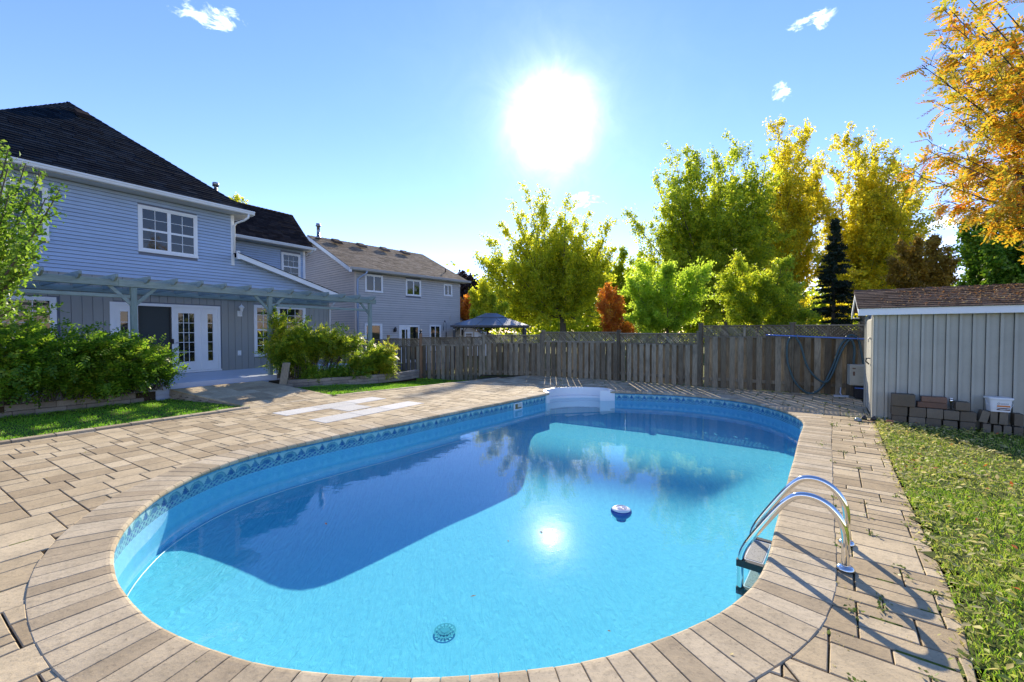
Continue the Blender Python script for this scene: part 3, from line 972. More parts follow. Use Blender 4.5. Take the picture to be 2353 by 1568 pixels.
def window(parent, s0, s1, z0, z1, sashes, trim=0.07, t0=0.0, axis='x', matf='white', name='window', bars=0.014):
    def pt(s, t, z): return (s, -t, z) if axis == 'x' else (-t, s, z)
    def bx(mb, a, b, ta, tb, c, d):
        v = [pt(a, ta, c), pt(b, ta, c), pt(b, tb, c), pt(a, tb, c), pt(a, ta, d), pt(b, ta, d), pt(b, tb, d), pt(a, tb, d)]
        f = [(0,3,2,1),(4,5,6,7),(0,1,5,4),(1,2,6,5),(2,3,7,6),(3,0,4,7)]
        mb.add(v, f)
    mb = MB(); tt = t0+0.05
    bx(mb, s0, s1, t0, tt, z1-trim, z1); bx(mb, s0-.01, s1+.01, t0, tt+.012, z0, z0+trim)
    bx(mb, s0, s0+trim, t0, tt-.001, z0+trim, z1-trim); bx(mb, s1-trim, s1, t0, tt-.001, z0+trim, z1-trim)
    # filler between the sashes
    inner = []
    for (a, b, c, d, nc, nr) in sashes: inner.append((a, b, c, d))
    xs_ = sorted(set([s0+trim, s1-trim]+[q for a, b, c, d in inner for q in (a, b)]))
    zs_ = sorted(set([z0+trim, z1-trim]+[q for a, b, c, d in inner for q in (c, d)]))
    for i in range(len(xs_)-1):
        for j in range(len(zs_)-1):
            cx, cz = (xs_[i]+xs_[i+1])/2, (zs_[j]+zs_[j+1])/2
            if xs_[i+1]-xs_[i] < 1e-4 or zs_[j+1]-zs_[j] < 1e-4: continue
            if not any(a < cx < b and c < cz < d for a, b, c, d in inner):
                bx(mb, xs_[i], xs_[i+1], t0+.001, tt-.014, zs_[j], zs_[j+1])
    fr = obj(name, mb.me(name, M[matf]), parent)
    for (a, b, c, d, nc, nr) in sashes:
        mu = MB()
        for i in range(nc):
            for j in range(nr):
                p0, p1 = a+(b-a)*i/nc, a+(b-a)*(i+1)/nc
                q0, q1 = c+(d-c)*j/nr, c+(d-c)*(j+1)/nr
                g_ = MB(); bx(g_, p0, p1, t0+.004, t0+.014, q0, q1)
                obj('pane', g_.me('pane', M['glass']), fr)
        for i in range(1, nc): x = a+(b-a)*i/nc; bx(mu, x-bars/2, x+bars/2, t0+.0135, t0+.021, c, d)
        for j in range(1, nr): z = c+(d-c)*j/nr; bx(mu, a, b, t0+.0145, t0+.020, z-bars/2, z+bars/2)
        if nc*nr > 1: obj('muntin', mu.me('muntin', M[matf]), fr)
    return fr
def shingles(parent, O, U, S, halfs, alen, blen, expo, tabw, m, seed=1, name='shingles'):
    """courses of tabs on a roof plane; a along U (eave), b up along S; halfs = clip half planes in (a, b)"""
    O, U, S = Vector(O), Vector(U).normalized(), Vector(S).normalized()
    N = U.cross(S).normalized()
    if N.z < 0: N = -N
    rg = random.Random(seed); mb = MB()
    k = 0; b = -0.03
    while b < blen:
        a = alen[0]-rg.random()*tabw
        while a < alen[1]:
            w_ = tabw*rg.uniform(.7, 1.3)
            P = [(a+.003, b), (a+w_-.003, b), (a+w_-.003, b+expo*1.1), (a+.003, b+expo*1.1)]
            for cp, cn in halfs: P = clip(P, cp, cn) if P else P
            if P and abs(area(P)) > .001:
                lift = rg.uniform(.010, .017)
                v = [O+U*p[0]+S*p[1]+N*(lift*(1-(p[1]-b)/(expo*1.1))+.002) for p in P]
                n = len(P)
                v += [O+U*p[0]+S*p[1]-N*.004 for p in P]
                f = [tuple(range(n))]
                if (v[1]-v[0]).cross(v[2]-v[0]).dot(N) < 0: f = [tuple(reversed(range(n)))]
                for i in range(n):
                    j = (i+1) % n; f.append((i, j, n+j, n+i))
                mb.add(v, f)
            a += w_
        b += expo
    o = obj(name, mb.me(name, m), parent); o['kind'] = 'stuff'
    return o
def cap_line(parent, A, B, m, step=0.2, w_=0.11, seed=2):
    A, B = Vector(A), Vector(B); d = (B-A); L = d.length; d.normalize()
    sd = d.cross(Vector((0, 0, 1))).normalized()
    rg = random.Random(seed); mb = MB(); s = 0
    while s < L:
        e = min(L, s+step*1.15); l = rg.uniform(.012, .02)
        p, q = A+d*s, A+d*e
        v = [p+sd*w_-Vector((0, 0, w_*.55)), p+Vector((0, 0, l+.012)), p-sd*w_-Vector((0, 0, w_*.55)),
             q+sd*w_-Vector((0, 0, w_*.55)), q+Vector((0, 0, .012)), q-sd*w_-Vector((0, 0, w_*.55))]
        mb.add(v, [(0, 1, 4, 3), (1, 2, 5, 4), (0, 2, 1)])
        s += step
    o = obj('ridge_cap', mb.me('ridge_cap', m), parent); o['kind'] = 'stuff'
    return o
def sheet(name, parent, pts, m, thick=0.0):
    n = len(pts)
    if thick == 0: return obj(name, mesh(name, pts, [tuple(range(n))], m), parent)
    v = list(pts)+[(p[0], p[1], p[2]-thick) for p in pts]
    f = [tuple(range(n)), tuple(reversed(range(n, 2*n)))]
    for i in range(n): j = (i+1) % n; f.append((i, n+i, n+j, j))
    return obj(name, mesh(name, v, f, m), parent)

# ================================================================== main house
H1 = empty('blue_house', (HP.x, HP.y, 0), math.pi/2-HA, 'two-storey house with blue lap siding, black hip roof and white trimmed windows behind the pergola', 'house')
mb = MB()
mb.box(-5.4, 1.1, 0.004, 11.5, -0.6, 5.66)
mb.box(1.1, 4.68, 0.004, 3.6, -0.6, 3.15)
mb.add([(1.1, .004, 3.15), (4.68, .004, 3.15), (4.68, .004, 3.18), (1.1, .004, 4.1), (1.1, 3.6, 3.15), (4.68, 3.6, 3.15), (4.68, 3.6, 3.18), (1.1, 3.6, 4.1)],
       [(0, 1, 2, 3), (7, 6, 5, 4), (3, 2, 6, 7), (1, 5, 6, 2)])
mb.box(1.1, 5.92, 3.604, 6.1, -0.6, 5.6)
wallp = obj('wall', mb.me('wall', M['lapdark']), H1)
upw = (-1.46, 0.03, 3.98, 5.34); upl = (-4.75, -3.25, 3.95, 5.29)
rake_clip = [((1.15, 4.17), (-(4.17-3.21)/3.37/1.0, -1.0)),]
lap(wallp, -5.4, 1.06, 3.2, 5.62, 0.1, M['lap'], holes=(upw, upl))
lap(wallp, 1.06, 4.68, 3.2, 4.3, 0.1, M['lap'], clips=rake_clip)
lap(wallp, 1.1, 5.86, 3.2, 5.56, 0.1, M['lap'], t0=-3.6, holes=((4.76, 5.72, 4.02, 5.33),))
# vertical boards below
hl = [(-5.3, -3.12, 1.15, 2.56), (-2.14, 0.66, 0.36, 2.52), (1.70, 3.70, 0.72, 2.63)]
s = -5.4
while s < 4.6:
    s2 = min(4.62, s+0.21)
    segs = [(0.34, 3.19)]
    for a, b, c, d in hl:
        if (s+s2)/2 > a and (s+s2)/2 < b:
            segs = [q for p in segs for q in ((p[0], c), (d, p[1])) if q[1]-q[0] > .02]
    for a, b in segs:
        mb = MB(); mb.add(*(lambda q: (q.v, q.f))(MB().box(s+.005, s2-.005, -.016, 0.003, a, b)))
        obj('siding_board', mb.me('siding_board', M['vert']), wallp)
    s = s2
mb = MB(); mb.box(-5.4, 4.62, -.03, -.0005, 3.19, 3.215); obj('belt_trim', mb.me('belt_trim', M['lap']), wallp)
for a, b, z0, z1, t in ((1.02, 1.12, 3.9, 5.6, 0.0), (4.6, 4.72, .34, 3.2, 0.0)):
    mb = MB(); mb.box(a, b, -.03, .05, z0, z1); obj('corner_board', mb.me('corner_board', M['white' if a < 2 else 'vert']), wallp)
mb = MB(); mb.box(5.84, 5.95, 3.6-.03, 3.65, 3.0, 5.56); obj('corner_board', mb.me('corner_board', M['white']), wallp)
def dh(s0, s1, z0, z1, nc, nr, tr=.07):
    m_ = (s0+s1)/2; zc = (z0+z1)/2-0.02
    a0, a1, b0, b1 = s0+tr+.035, m_-.045, m_+.045, s1-tr-.035
    return [(a0, a1, z0+tr+.05, zc-.03, nc, nr), (a0, a1, zc+.03, z1-tr-.03, nc, nr), (b0, b1, z0+tr+.05, zc-.03, nc, nr), (b0, b1, zc+.03, z1-tr-.03, nc, nr)]
window(H1, *upw, dh(*upw, 2, 2)); window(H1, *upl, dh(*upl, 2, 2))
wz0, wz1 = 4.05, 5.30
window(H1, 4.78, 5.70, wz0, wz1, [(4.89, 5.59, wz0+.1, 4.63, 2, 2), (4.89, 5.59, 4.69, wz1-.1, 3, 2)], t0=-3.6)
window(H1, -5.26, -3.15, 1.2, 2.53, [(-5.15, -4.28, 1.3, 2.45, 3, 4), (-4.16, -3.27, 1.3, 2.45, 3, 4)], trim=.1, bars=.018)
window(H1, 1.73, 3.67, .75, 2.60, [(1.83, 2.50, .88, 1.68, 3, 3), (1.83, 2.50, 1.74, 2.5, 3, 3), (2.66, 3.55, .88, 1.68, 3, 3), (2.66, 3.55, 1.74, 2.5, 3, 3)], trim=.1, bars=.018)
# patio door unit
mb = MB()
mb.box(-2.12, 0.64, -.06, 0.0, 2.40, 2.48); mb.box(-2.12, -2.04, -.06, 0, .41, 2.40); mb.box(.57, .64, -.06, 0, .41, 2.40)
mb.box(-1.60, -1.51, -.06, 0, .41, 2.40); mb.box(-.70, -.655, -.06, 0, .41, 2.40); mb.box(.085, .13, -.06, 0, .41, 2.40)
mb.box(-2.14, .66, -.09, 0, .352, .405)
pd = obj('patio_door', mb.me('patio_door', M['white']), H1)
def leafdoor(a, b, ga, gb, nc, nr, name):
    mb = MB()
    mb.box(a, ga, -.04, -.002, .41, 2.40); mb.box(gb, b, -.04, -.002, .41, 2.40)
    mb.box(ga, gb, -.04, -.002, .41, .70); mb.box(ga, gb, -.04, -.002, 2.22, 2.40)
    for q in ((ga-.03, ga, .67, 2.25), (gb, gb+.03, .67, 2.25)): mb.box(q[0], q[1], -.048, -.04, q[2], q[3])
    for q in ((ga-.03, gb+.03, .67, .70), (ga-.03, gb+.03, 2.22, 2.25)): mb.box(q[0], q[1], -.047, -.04, q[2], q[3])
    obj(name, mb.me(name, M['white']), pd)
    for i in range(nc):
        for j in range(nr):
            g_ = MB(); g_.box(ga+(gb-ga)*i/nc, ga+(gb-ga)*(i+1)/nc, -.022, -.012, .70+1.52*j/nr, .70+1.52*(j+1)/nr)
            obj('pane', g_.me('pane', M['glass']), pd)
    mu = MB()
    for i in range(1, nc): x = ga+(gb-ga)*i/nc; mu.box(x-.008, x+.008, -.03, -.0215, .70, 2.22)
    for j in range(1, nr): z = .70+1.52*j/nr; mu.box(ga, gb, -.0285, -.0222, z-.008, z+.008)
    obj('muntin', mu.me('muntin', M['white']), pd)
leafdoor(-2.04, -1.60, -1.90, -1.73, 1, 5, 'sidelight')
leafdoor(-.655, .085, -.53, -.10, 3, 5, 'door_leaf')
leafdoor(.13, .57, .27, .42, 1, 5, 'sidelight')
scr, t, b = mat('insect_screen', (0.035, 0.045, 0.045), 0.75)
mb = MB(); mb.box(-1.51, -.70, -.012, -.002, .41, 2.40); obj('screen', mb.me('screen', scr), pd)
mb = MB(); mb.box(-.745, -.71, -.05, -.0125, .41, 2.40); mb.box(-1.50, -1.47, -.05, -.0125, .41, 2.40); obj('screen_frame', mb.me('screen_frame', M['black']), pd)
mb = MB(); mb.box(-.715, -.665, -.10, -.06, 1.27, 1.42); obj('handle', mb.me('handle', M['black']), pd)
mb = MB(); mb.tube([(-.60, -.05, 1.30), (-.60, -.09, 1.30), (-.50, -.09, 1.30)], .010, 6); obj('handle', mb.me('handle', M['metal']), pd)
# wall lantern and outlet cover
mb = MB(); mb.box(1.19, 1.34, -.03, 0, 2.17, 2.36); ln = obj('wall_lantern', mb.me('wall_lantern', M['white']), H1)
mb = MB(); mb.tube([(1.265, -.03, 2.26), (1.265, -.14, 2.24), (1.265, -.15, 2.32)], .010, 6)
mb.lathe([(.025, 2.31), (.075, 2.46), (.095, 2.47), (.085, 2.50), (.035, 2.545), (.012, 2.56), (.014, 2.58), (.002, 2.61)], (1.265, -.15, 0), 6)
obj('lamp_body', mb.me('lamp_body', M['white']), ln)
mb = MB(); mb.lathe([(.028, 2.322), (.068, 2.455)], (1.265, -.15, 0), 6); lg, _, _ = mat('lantern_glass', (.30, .34, .34), .1, 0, .8)
obj('lamp_glass', mb.me('lamp_glass', lg), ln)
mb = MB(); mb.cbox(1.18, 1.29, -.035, 0, .82, .99, .006); obj('outlet_cover', mb.me('outlet_cover', M['white']), H1)
mb = MB(); mb.box(1.21, 1.26, -.037, -.0345, .845, .851); obj('outlet_slot', mb.me('outlet_slot', M['black']), H1)
# roof
EZ = 5.72; AP = (-2.15, 3.1, 8.82); FL, FR = (-5.8, -.5, EZ), (1.5, -.5, EZ); BK = (-2.15, 8.4, 8.82); BL, BR = (-5.8, 12, EZ), (1.5, 12, EZ)
mb = MB(); V_ = [FL, FR, AP, BK, BL, BR]
mb.add(V_, [(0, 1, 2), (1, 5, 3, 2), (4, 0, 2, 3), (5, 4, 3)])
roof = obj('roof', mb.me('roof', M['shdark']), H1)
sl = Vector((0, 3.6, 3.1)); L_ = sl.length
shingles(roof, FL, (1, 0, 0), sl, [((0, 0), (L_, -3.65)), ((7.3, 0), (-L_, -3.65))], (0, 7.3), L_, .135, .30, M['shdark'], 3)
sr = Vector((-3.65, 0, 3.1)); 
shingles(roof, FR, (0, 1, 0), sr, [((0, 0), (sr.length, -3.6))], (0, 6), sr.length, .135, .30, M['shdark'], 4)
cap_line(roof, FR, AP, M['shdark']); cap_line(roof, AP, FL, M['shdark'], seed=5)
def soff(pts): return sheet('soffit', H1, pts, M['soffit'], .02)
soff([(-5.8, -.5, 5.62), (1.48, -.5, 5.62), (1.48, 0, 5.62), (-5.8, 0, 5.62)]); soff([(1.1, 0, 5.62), (1.48, 0, 5.62), (1.48, 4, 5.62), (1.1, 4, 5.62)])
def gutter(parent, s0, s1, t, z, axis='x', m='white'):
    prof = [(0, 0), (-.085, 0), (-.10, .03), (-.10, .055), (-.12, .075), (-.12, .115), (-.112, .115), (-.108, .08), (0, .08)]
    mb = MB(); mb.extr([(-t+p[0], z+p[1]) for p in prof], 'x', s0, s1)
    return obj('gutter', mb.me('gutter', M[m]), parent)
gutter(H1, -5.82, 1.52, .5, 5.615); mb = MB(); mb.box(1.48, 1.52, -.5, 6, 5.6, 5.73); obj('fascia', mb.me('fascia', M['white']), H1)
mb = MB()
mb.tube([(1.34, -.55, 5.62), (1.33, -.54, 5.50), (1.27, -.40, 5.42), (1.14, -.16, 5.34), (1.10, -.07, 5.25), (1.10, -.06, 4.34)], .036, 8)
obj('downspout', mb.me('downspout', M['white'], True), H1)
# box vent near the apex, flue pipe
mb = MB(); mb.add([(-.22, -.2, -.02), (.22, -.2, -.02), (.22, .2, .30), (-.22, .2, .30), (-.2, -.19, .14), (.2, -.19, .14), (.2, .19, .42), (-.2, .19, .42)], [(4, 5, 6, 7), (0, 1, 5, 4), (1, 2, 6, 5), (2, 3, 7, 6), (3, 0, 4, 7)])
o = obj('roof_vent', mb.me('roof_vent', M['shbrownblack']), H1); o.location = (-2.0, 2.45, 8.22); o.scale = (.8, .8, .7)
mb = MB(); mb.lathe([(.07, 0), (.07, .42), (.06, .42), (.06, .5), (.12, .5), (.125, .62), (.11, .66), (.02, .67)], n=14)
o = obj('flue_pipe', mb.me('flue_pipe', M['metal'], True), H1); o.location = (2.7, 4.9, 7.42)
# lean-to roof with white rake
rk0, rk1 = (1.12, 4.29), (4.90, 3.22)
mb = MB(); mb.extr([(rk0[0], rk0[1]-.17), (rk1[0], rk1[1]-.17), rk1, rk0], 'y', -.36, -.33)
mb.v = [(x, y, z) for x, y, z in mb.v]; obj('rake_board', mb.me('rake_board', M['white']), H1)
sheet('soffit', H1, [(rk0[0], -.33, rk0[1]-.12), (rk1[0], -.33, rk1[1]-.12), (rk1[0], -.02, rk1[1]-.12), (rk0[0], -.02, rk0[1]-.12)], M['soffit'], .012)
lr = sheet('roof', H1, [(rk0[0]-.04, -.38, rk0[1]+.022), (rk1[0]+.02, -.38, rk1[1]+.022), (rk1[0]+.02, 3.6, rk1[1]+.022), (rk0[0]-.04, 3.6, rk0[1]+.022)], M['shdark'], .02)
mb = MB(); mb.box(1.06, 1.14, -.37, -.29, 4.10, 4.36); obj('rake_end', mb.me('rake_end', M['white']), H1)
mb = MB(); mb.tube([(4.82, -.30, 3.02), (4.85, -.28, 2.90), (4.80, -.14, 2.74), (4.74, -.06, 2.64), (4.73, -.05, .36)], .036, 8); obj('downspout', mb.me('downspout', M['white'], True), H1)
mb = MB(); mb.box(4.78, 4.94, -.33, 3.4, 3.0, 3.12); obj('gutter', mb.me('gutter', M['white']), H1)
# wing roof
wz_, we, wr = 5.62, 3.1, 4.84
sheet('roof', H1, [(-.6, we, wz_), (6.1, we, wz_), (6.1, wr, 7.45), (-.6, wr, 7.45)], M['shbrownblack'])
wroof = sheet('roof', H1, [(-.6, 6.6, wz_), (-.6, wr, 7.45), (6.1, wr, 7.45), (6.1, 6.6, wz_)], M['shbrownblack'])
sv = Vector((0, wr-we, 7.45-wz_)); shingles(wroof, (1.0, we, wz_), (1, 0, 0), sv, [((0, 0), (1, 0)), ((5.1, 0), (-1, 0)), ((0, sv.length), (0, -1))], (0, 5.1), sv.length, .135, .30, M['shbrownblack'], 6)
cap_line(wroof, (0, wr, 7.45), (6.1, wr, 7.45), M['shbrownblack'])
gutter(H1, 1.4, 6.16, -3.1, 5.515)
soff([(1.2, we, 5.52), (6.1, we, 5.52), (6.1, 3.6, 5.52), (1.2, 3.6, 5.52)])
mb = MB(); mb.add([(6.0, we, wz_-.1), (6.0, 6.6, wz_-.1), (6.0, wr, 7.42)], [(0, 1, 2)]); obj('gable_wall', mb.me('gable_wall', M['lap']), H1)
mb = MB(); mb.tube([(6.0, 3.05, 5.5), (5.98, 3.2, 5.38), (6.0, 3.5, 5.3)], .035, 6); obj('downspout', mb.me('downspout', M['white'], True), H1)

# ================================================================== porch
porch = empty('porch', tuple(hw(-0.5, 1.5))+(0,), math.pi/2-HA, 'low painted porch of pale blue-grey boards running along the back of the blue house', 'porch')
def PL(s, t): return (s+0.5, -(t-1.5))
def pbox(name, s0, s1, t0, t1, z0, z1, m, parent, base=None, ch=0.004):
    base = base or PL
    x0, y0 = base(s0, t1); x1, y1 = base(s1, t0)
    mb = MB(); mb.cbox(x0, x1, y0, y1, z0, z1, ch)
    return obj(name, mb.me(name, m), parent)
t = 0.0
while t < 2.95:
    pbox('deck_board', -5.6, 4.9, t+.003, min(t+.145, 3.0)-.003, .31, .34, M['porch'], porch)
    t += .145
pbox('front_trim', -5.6, 4.9, 3.0, 3.035, .20, .352, M['porch'], porch)
pbox('skirt_board', -5.6, 4.9, 2.99, 3.02, .10, .197, M['porch'], porch); pbox('skirt_board', -5.6, 4.9, 2.985, 3.015, -.05, .097, M['porch'], porch)
pbox('footing', -5.55, 4.85, .05, 2.97, -.3, .309, M['block'], porch)

# ================================================================== pergola
PB = tuple(hw(-0.5, 1.5))+(0.34,)
perg = empty('pergola', PB, math.pi/2-HA, 'blue-grey timber pergola with open rafters along the back of the blue house', 'pergola')
def gb(name, s0, s1, t0, t1, z0, z1, m):
    return pbox(name, s0, s1, t0, t1, z0-.34, z1-.34, m, perg, ch=.008)
for s in (-5.35, -2.44, .74, 4.43):
    gb('post', s-.055, s+.055, 2.835, 2.945, .342 if s < 4 else .1, 2.688, M['pergpost'])
gb('beam', -5.7, -2.72, 2.825, 2.965, 2.69, 2.85, M['perg']); gb('beam', -2.715, 1.4, 2.825, 2.965, 2.69, 2.85, M['perg']); gb('beam', 1.405, 4.66, 2.825, 2.965, 2.69, 2.85, M['perg'])
gb('ledger', -5.4, 4.6, .02, .06, 2.72, 2.86, M['perg'])
gb('rail', -5.6, -2.5, 2.86, 2.91, 2.43, 2.51, M['perg']); gb('rail', .8, 4.37, 2.86, 2.91, 2.40, 2.48, M['perg'])
raf = None
def rafter(s):
    global raf
    if raf is None:
        mb = MB()
        # profile in (y, z): slanted nose at the free end
        mb.extr([(1.47, -.03), (-1.60, -.03), (-1.74, .05), (-1.74, .115), (1.47, .115)], 'x', -.022, .022)
        raf = mb.me('rafter', M['perg2'])
    o = obj('rafter', raf, perg); x, y = PL(s, 1.5); o.location = (x, 0, 2.85-.34-.02); o.rotation_euler = (rng.uniform(-.003, .003), 0, rng.uniform(-.004, .004))
M['perg2'] = wood_mat('blue_grey_rafter_wood', (0.22, 0.29, 0.30), (0.27, 0.34, 0.35), (0.31, 0.39, 0.39), axis=1, weather=0.25, dark=(0.13, 0.17, 0.17))
for s in [-5.12, -4.54]+[-3.96, -3.41, -2.82, -2.24, -1.7, -1.14, -.6, .04, .66, 1.28, 1.87, 2.48, 3.12, 3.74, 4.38]: rafter(s)
def brace(s, sgn):
    mb = MB(); w_ = .02
    a0, b0 = s+sgn*.055, 2.25; a1, b1 = s+sgn*.46, 2.688
    for_ = [(a0, b0), (a0, b0+.11), (a1-sgn*.09, b1), (a1, b1)]
    P = [(p[0]+.5, p[1]-.34) for p in for_]
    mb.extr(P, 'y', -(2.91-1.5), -(2.87-1.5)); obj('brace', mb.me('brace', M['perg']), perg)
for s, g_ in ((-2.44, -1), (-2.44, 1), (.74, -1), (.74, 1), (4.43, -1)): brace(s, g_)

# ================================================================== neighbour house with tan roof
P2 = Vector((-7.9, 21.5)); A2 = math.atan((2023-1176)/980.0)+0.004
H2 = empty('grey_house', (P2.x, P2.y, 0), math.pi/2-A2, 'two-storey grey-sided neighbouring house with tan gable roof and four roof vents', 'house')
mb = MB(); mb.box(0.0, 7.0, 0.004, 8.4, -.8, 4.74)
mb.add([(0, .004, 4.74), (0, 8.4, 4.74), (0, 4.2, 6.9)], [(0, 1, 2)]); mb.add([(7.0, .004, 4.74), (7.0, 8.4, 4.74), (7.0, 4.2, 6.9)], [(0, 2, 1)])
w2 = obj('wall', mb.me('wall', M['lapdark']), H2)
ups = [(.54, 1.57, 3.68, 4.60), (3.01, 4.04, 3.64, 4.57), (5.72, 6.39, 3.79, 4.53)]
dns = [(.5, 1.52, .6, 2.05), (2.55, 3.91, -.1, 2.02), (4.64, 5.5, .5, 2.04)]
lap(w2, 0.06, 6.94, -.2, 4.7, .125, M['lap2'], holes=ups+dns)
rise = (6.98-4.78)/4.6
lap(w2, 0.06, 8.3, -.2, 6.8, .125, M['lap2s'], axis='y', clips=[((0, 4.86), (rise, -1)), ((8.4, 4.86), (-rise, -1))])
mb = MB(); mb.box(-.02, .06, -.03, .06, -.6, 4.7); obj('corner_board', mb.me('corner_board', M['lap2s']), w2)
mb = MB(); mb.box(6.94, 7.03, -.03, .05, -.6, 4.7); obj('corner_board', mb.me('corner_board', M['lap2']), w2)
for a, b, c, d in ups:
    m_ = (a+b)/2; window(H2, a, b, c, d, [(a+.1, m_-.03, c+.1, d-.1, 1, 1), (m_+.03, b-.1, c+.1, d-.1, 1, 1)], trim=.07)
window(H2, *dns[0], [(.62, 1.38, .7, 1.95, 1, 1)], trim=.08)
window(H2, *dns[1], [(2.73, 2.95, .1, 1.75, 1, 1), (3.0, 3.10, .1, 1.75, 1, 1), (3.28, 3.83, .05, 1.9, 1, 1)], trim=.07)
window(H2, *dns[2], [(4.75, 5.04, .6, 1.94, 1, 1), (5.10, 5.39, .6, 1.94, 1, 1)], trim=.08)
r2 = sheet('roof', H2, [(-.5, -.4, 4.80), (7.4, -.4, 4.80), (7.4, 4.2, 7.0), (-.5, 4.2, 7.0)], M['shtan'], .03)
sheet('roof', H2, [(-.5, 4.2, 7.0), (7.4, 4.2, 7.0), (7.4, 8.8, 4.80), (-.5, 8.8, 4.80)], M['shtan'], .03)
sv = Vector((0, 4.6, 2.2)); shingles(r2, (-.5, -.4, 4.80), (1, 0, 0), sv, [((0, 0), (1, 0)), ((7.9, 0), (-1, 0)), ((0, sv.length), (0, -1))], (0, 7.9), sv.length, .14, .3, M['shtan'], 9)
cap_line(r2, (-.5, 4.2, 7.0), (7.4, 4.2, 7.0), M['shtan'])
mb = MB(); mb.extr([(-.4, 4.60), (-.4, 4.78), (4.2, 6.97), (4.2, 6.79)], 'x', -.53, -.49); obj('rake_board', mb.me('rake_board', M['white']), H2)
mb = MB(); mb.box(-.53, -.40, -.46, -.38, 4.56, 4.78); obj('rake_end', mb.me('rake_end', M['white']), H2)
gutter(H2, -.5, 7.55, .4, 4.69, m='lap2'); sheet('soffit', H2, [(-.5, -.4, 4.69), (7.4, -.4, 4.69), (7.4, 0, 4.69), (-.5, 0, 4.69)], M['soffit'], .02)
mb = MB(); mb.tube([(.42, -.44, 4.68), (.40, -.42, 4.58), (.22, -.12, 4.40), (.12, -.06, 4.28), (.12, -.06, -.5)], .045, 8); obj('downspout', mb.me('downspout', M['lap'], True), H2)
vent_me = None
for (s, z) in ((.75, 6.71), (2.27, 6.69), (3.82, 6.68), (5.31, 6.65)):
    if vent_me is None:
        mb = MB(); mb.add([(-.26, -.26, .0), (.26, -.26, .0), (.26, .26, .22), (-.26, .26, .22), (-.2, -.22, .13), (.2, -.22, .13), (.2, .2, .34), (-.2, .2, .34)], [(4, 5, 6, 7), (0, 1, 5, 4), (1, 2, 6, 5), (2, 3, 7, 6), (3, 0, 4, 7), (0, 3, 2, 1)])
        vent_me = mb.me('roof_vent', M['shbrown'])
    o = obj('roof_vent', vent_me, H2); yy = (6.58-4.80)/(2.2/4.6)-.4; o.location = (s, yy, 6.58)
mb = MB(); mb.lathe([(.17, 0), (.10, .12), (.085, .12), (.085, .66), (.13, .66), (.14, .72), (.10, .74), (.12, .78), (.12, .82), (.02, .84)], n=12)
o = obj('flue_pipe', mb.me('flue_pipe', M['metal'], True), H2); o.location = (-.12, 3.7, 6.82)
mb = MB(); mb.tube([(0, 0, 0), (0, -.03, .22), (.0, -.06, .26), (-.14, -.20, .10)], .03, 6); o = obj('plumbing_vent', mb.me('plumbing_vent', M['black'], True), H2); o.location = (6.5, .75, 5.36)
mb = MB(); mb.box(2.21, 2.29, -.05, 0, 1.62, 1.78); mb.lathe([(.03, 1.62), (.075, 1.70), (.075, 1.80), (.05, 1.86), (.005, 1.90)], (2.25, -.14, 0), 8); obj('wall_lamp', mb.me('wall_lamp', M['black']), H2)
mb = MB(); mb.cbox(6.5, 6.6, -.05, 0, 1.68, 1.80, .01); obj('outlet_cover', mb.me('outlet_cover', M['white']), H2)
mb = MB(); mb.box(6.20, 6.30, -.06, 0, 2.38, 2.50); mb.tube([(6.2, -.03, 2.5), (6.25, -.03, 2.62), (6.3, -.03, 2.5)], .01, 5); obj('vent_hood', mb.me('vent_hood', M['lap2']), H2)
ch = empty('wind_chime', tuple(P2+Vector((math.sin(A2), math.cos(A2)))*5.7+Vector((math.cos(A2), -math.sin(A2)))*.15)+(1.2,), math.pi/2-A2, 'black wind chime hanging on the grey house wall beside the right window', 'wind chime')
mb = MB(); mb.tube([(-.10, 0, .72), (-.10, 0, .92), (-.06, 0, 1.0), (0, 0, 1.04), (.06, 0, 1.0), (.10, 0, .92), (.10, 0, .3)], .008, 5); obj('hanger', mb.me('hanger', M['black']), ch)
mb = MB(); mb.tube([(.10, 0, .02), (.10, 0, .42)], .03, 6); mb.tube([(-.10, 0, .50), (-.10, 0, .75)], .02, 6); mb.lathe([(.01, 1.02), (.05, 1.06), (.03, 1.1), (.005, 1.12)], (0, 0, 0), 6); obj('tube', mb.me('tube', M['black']), ch)

# ================================================================== gazebo and small beige house beyond the fence
gz = empty('gazebo', (-1.25, 26, -.4), .0, 'neighbour gazebo with two-tier grey-blue metal roof just beyond the fence', 'gazebo')
gm, t_, b_ = mat('gazebo_roof_metal', (0.11, 0.14, 0.18), .4, .3)
dk, t_, b_ = mat('dark_gazebo_frame', (0.03, 0.035, 0.04), .5)
def hiproof(nm, r0, z0, r1, z1, rx=1.0):
    c = [(-1, -1), (1, -1), (1, 1), (-1, 1)]
    for k in range(4):
        a, b = c[k], c[(k+1) % 4]
        mb = MB(); nseg = 3 if r0 > 1 else 1
        for q in range(nseg):
            f0, f1 = q/nseg+.004, (q+1)/nseg-.004
            A_ = [a[i]+(b[i]-a[i])*f0 for i in (0, 1)]; B_ = [a[i]+(b[i]-a[i])*f1 for i in (0, 1)]
            mb = MB(); v = [(A_[0]*r0*rx, A_[1]*r0, z0), (B_[0]*r0*rx, B_[1]*r0, z0), (B_[0]*r1*rx, B_[1]*r1, z1), (A_[0]*r1*rx, A_[1]*r1, z1)]
            v += [(x, y, z-.02) for x, y, z in v]
            mb.add(v, [(0, 1, 2, 3), (7, 6, 5, 4), (0, 4, 5, 1), (1, 5, 6, 2), (2, 6, 7, 3), (3, 7, 4, 0)]); obj(nm, mb.me(nm, gm), gz)
hiproof('roof_panel', 2.15, 2.40, .70, 2.92, 1.03); hiproof('top_roof_panel', .86, 2.90, .33, 3.14, 1.03)
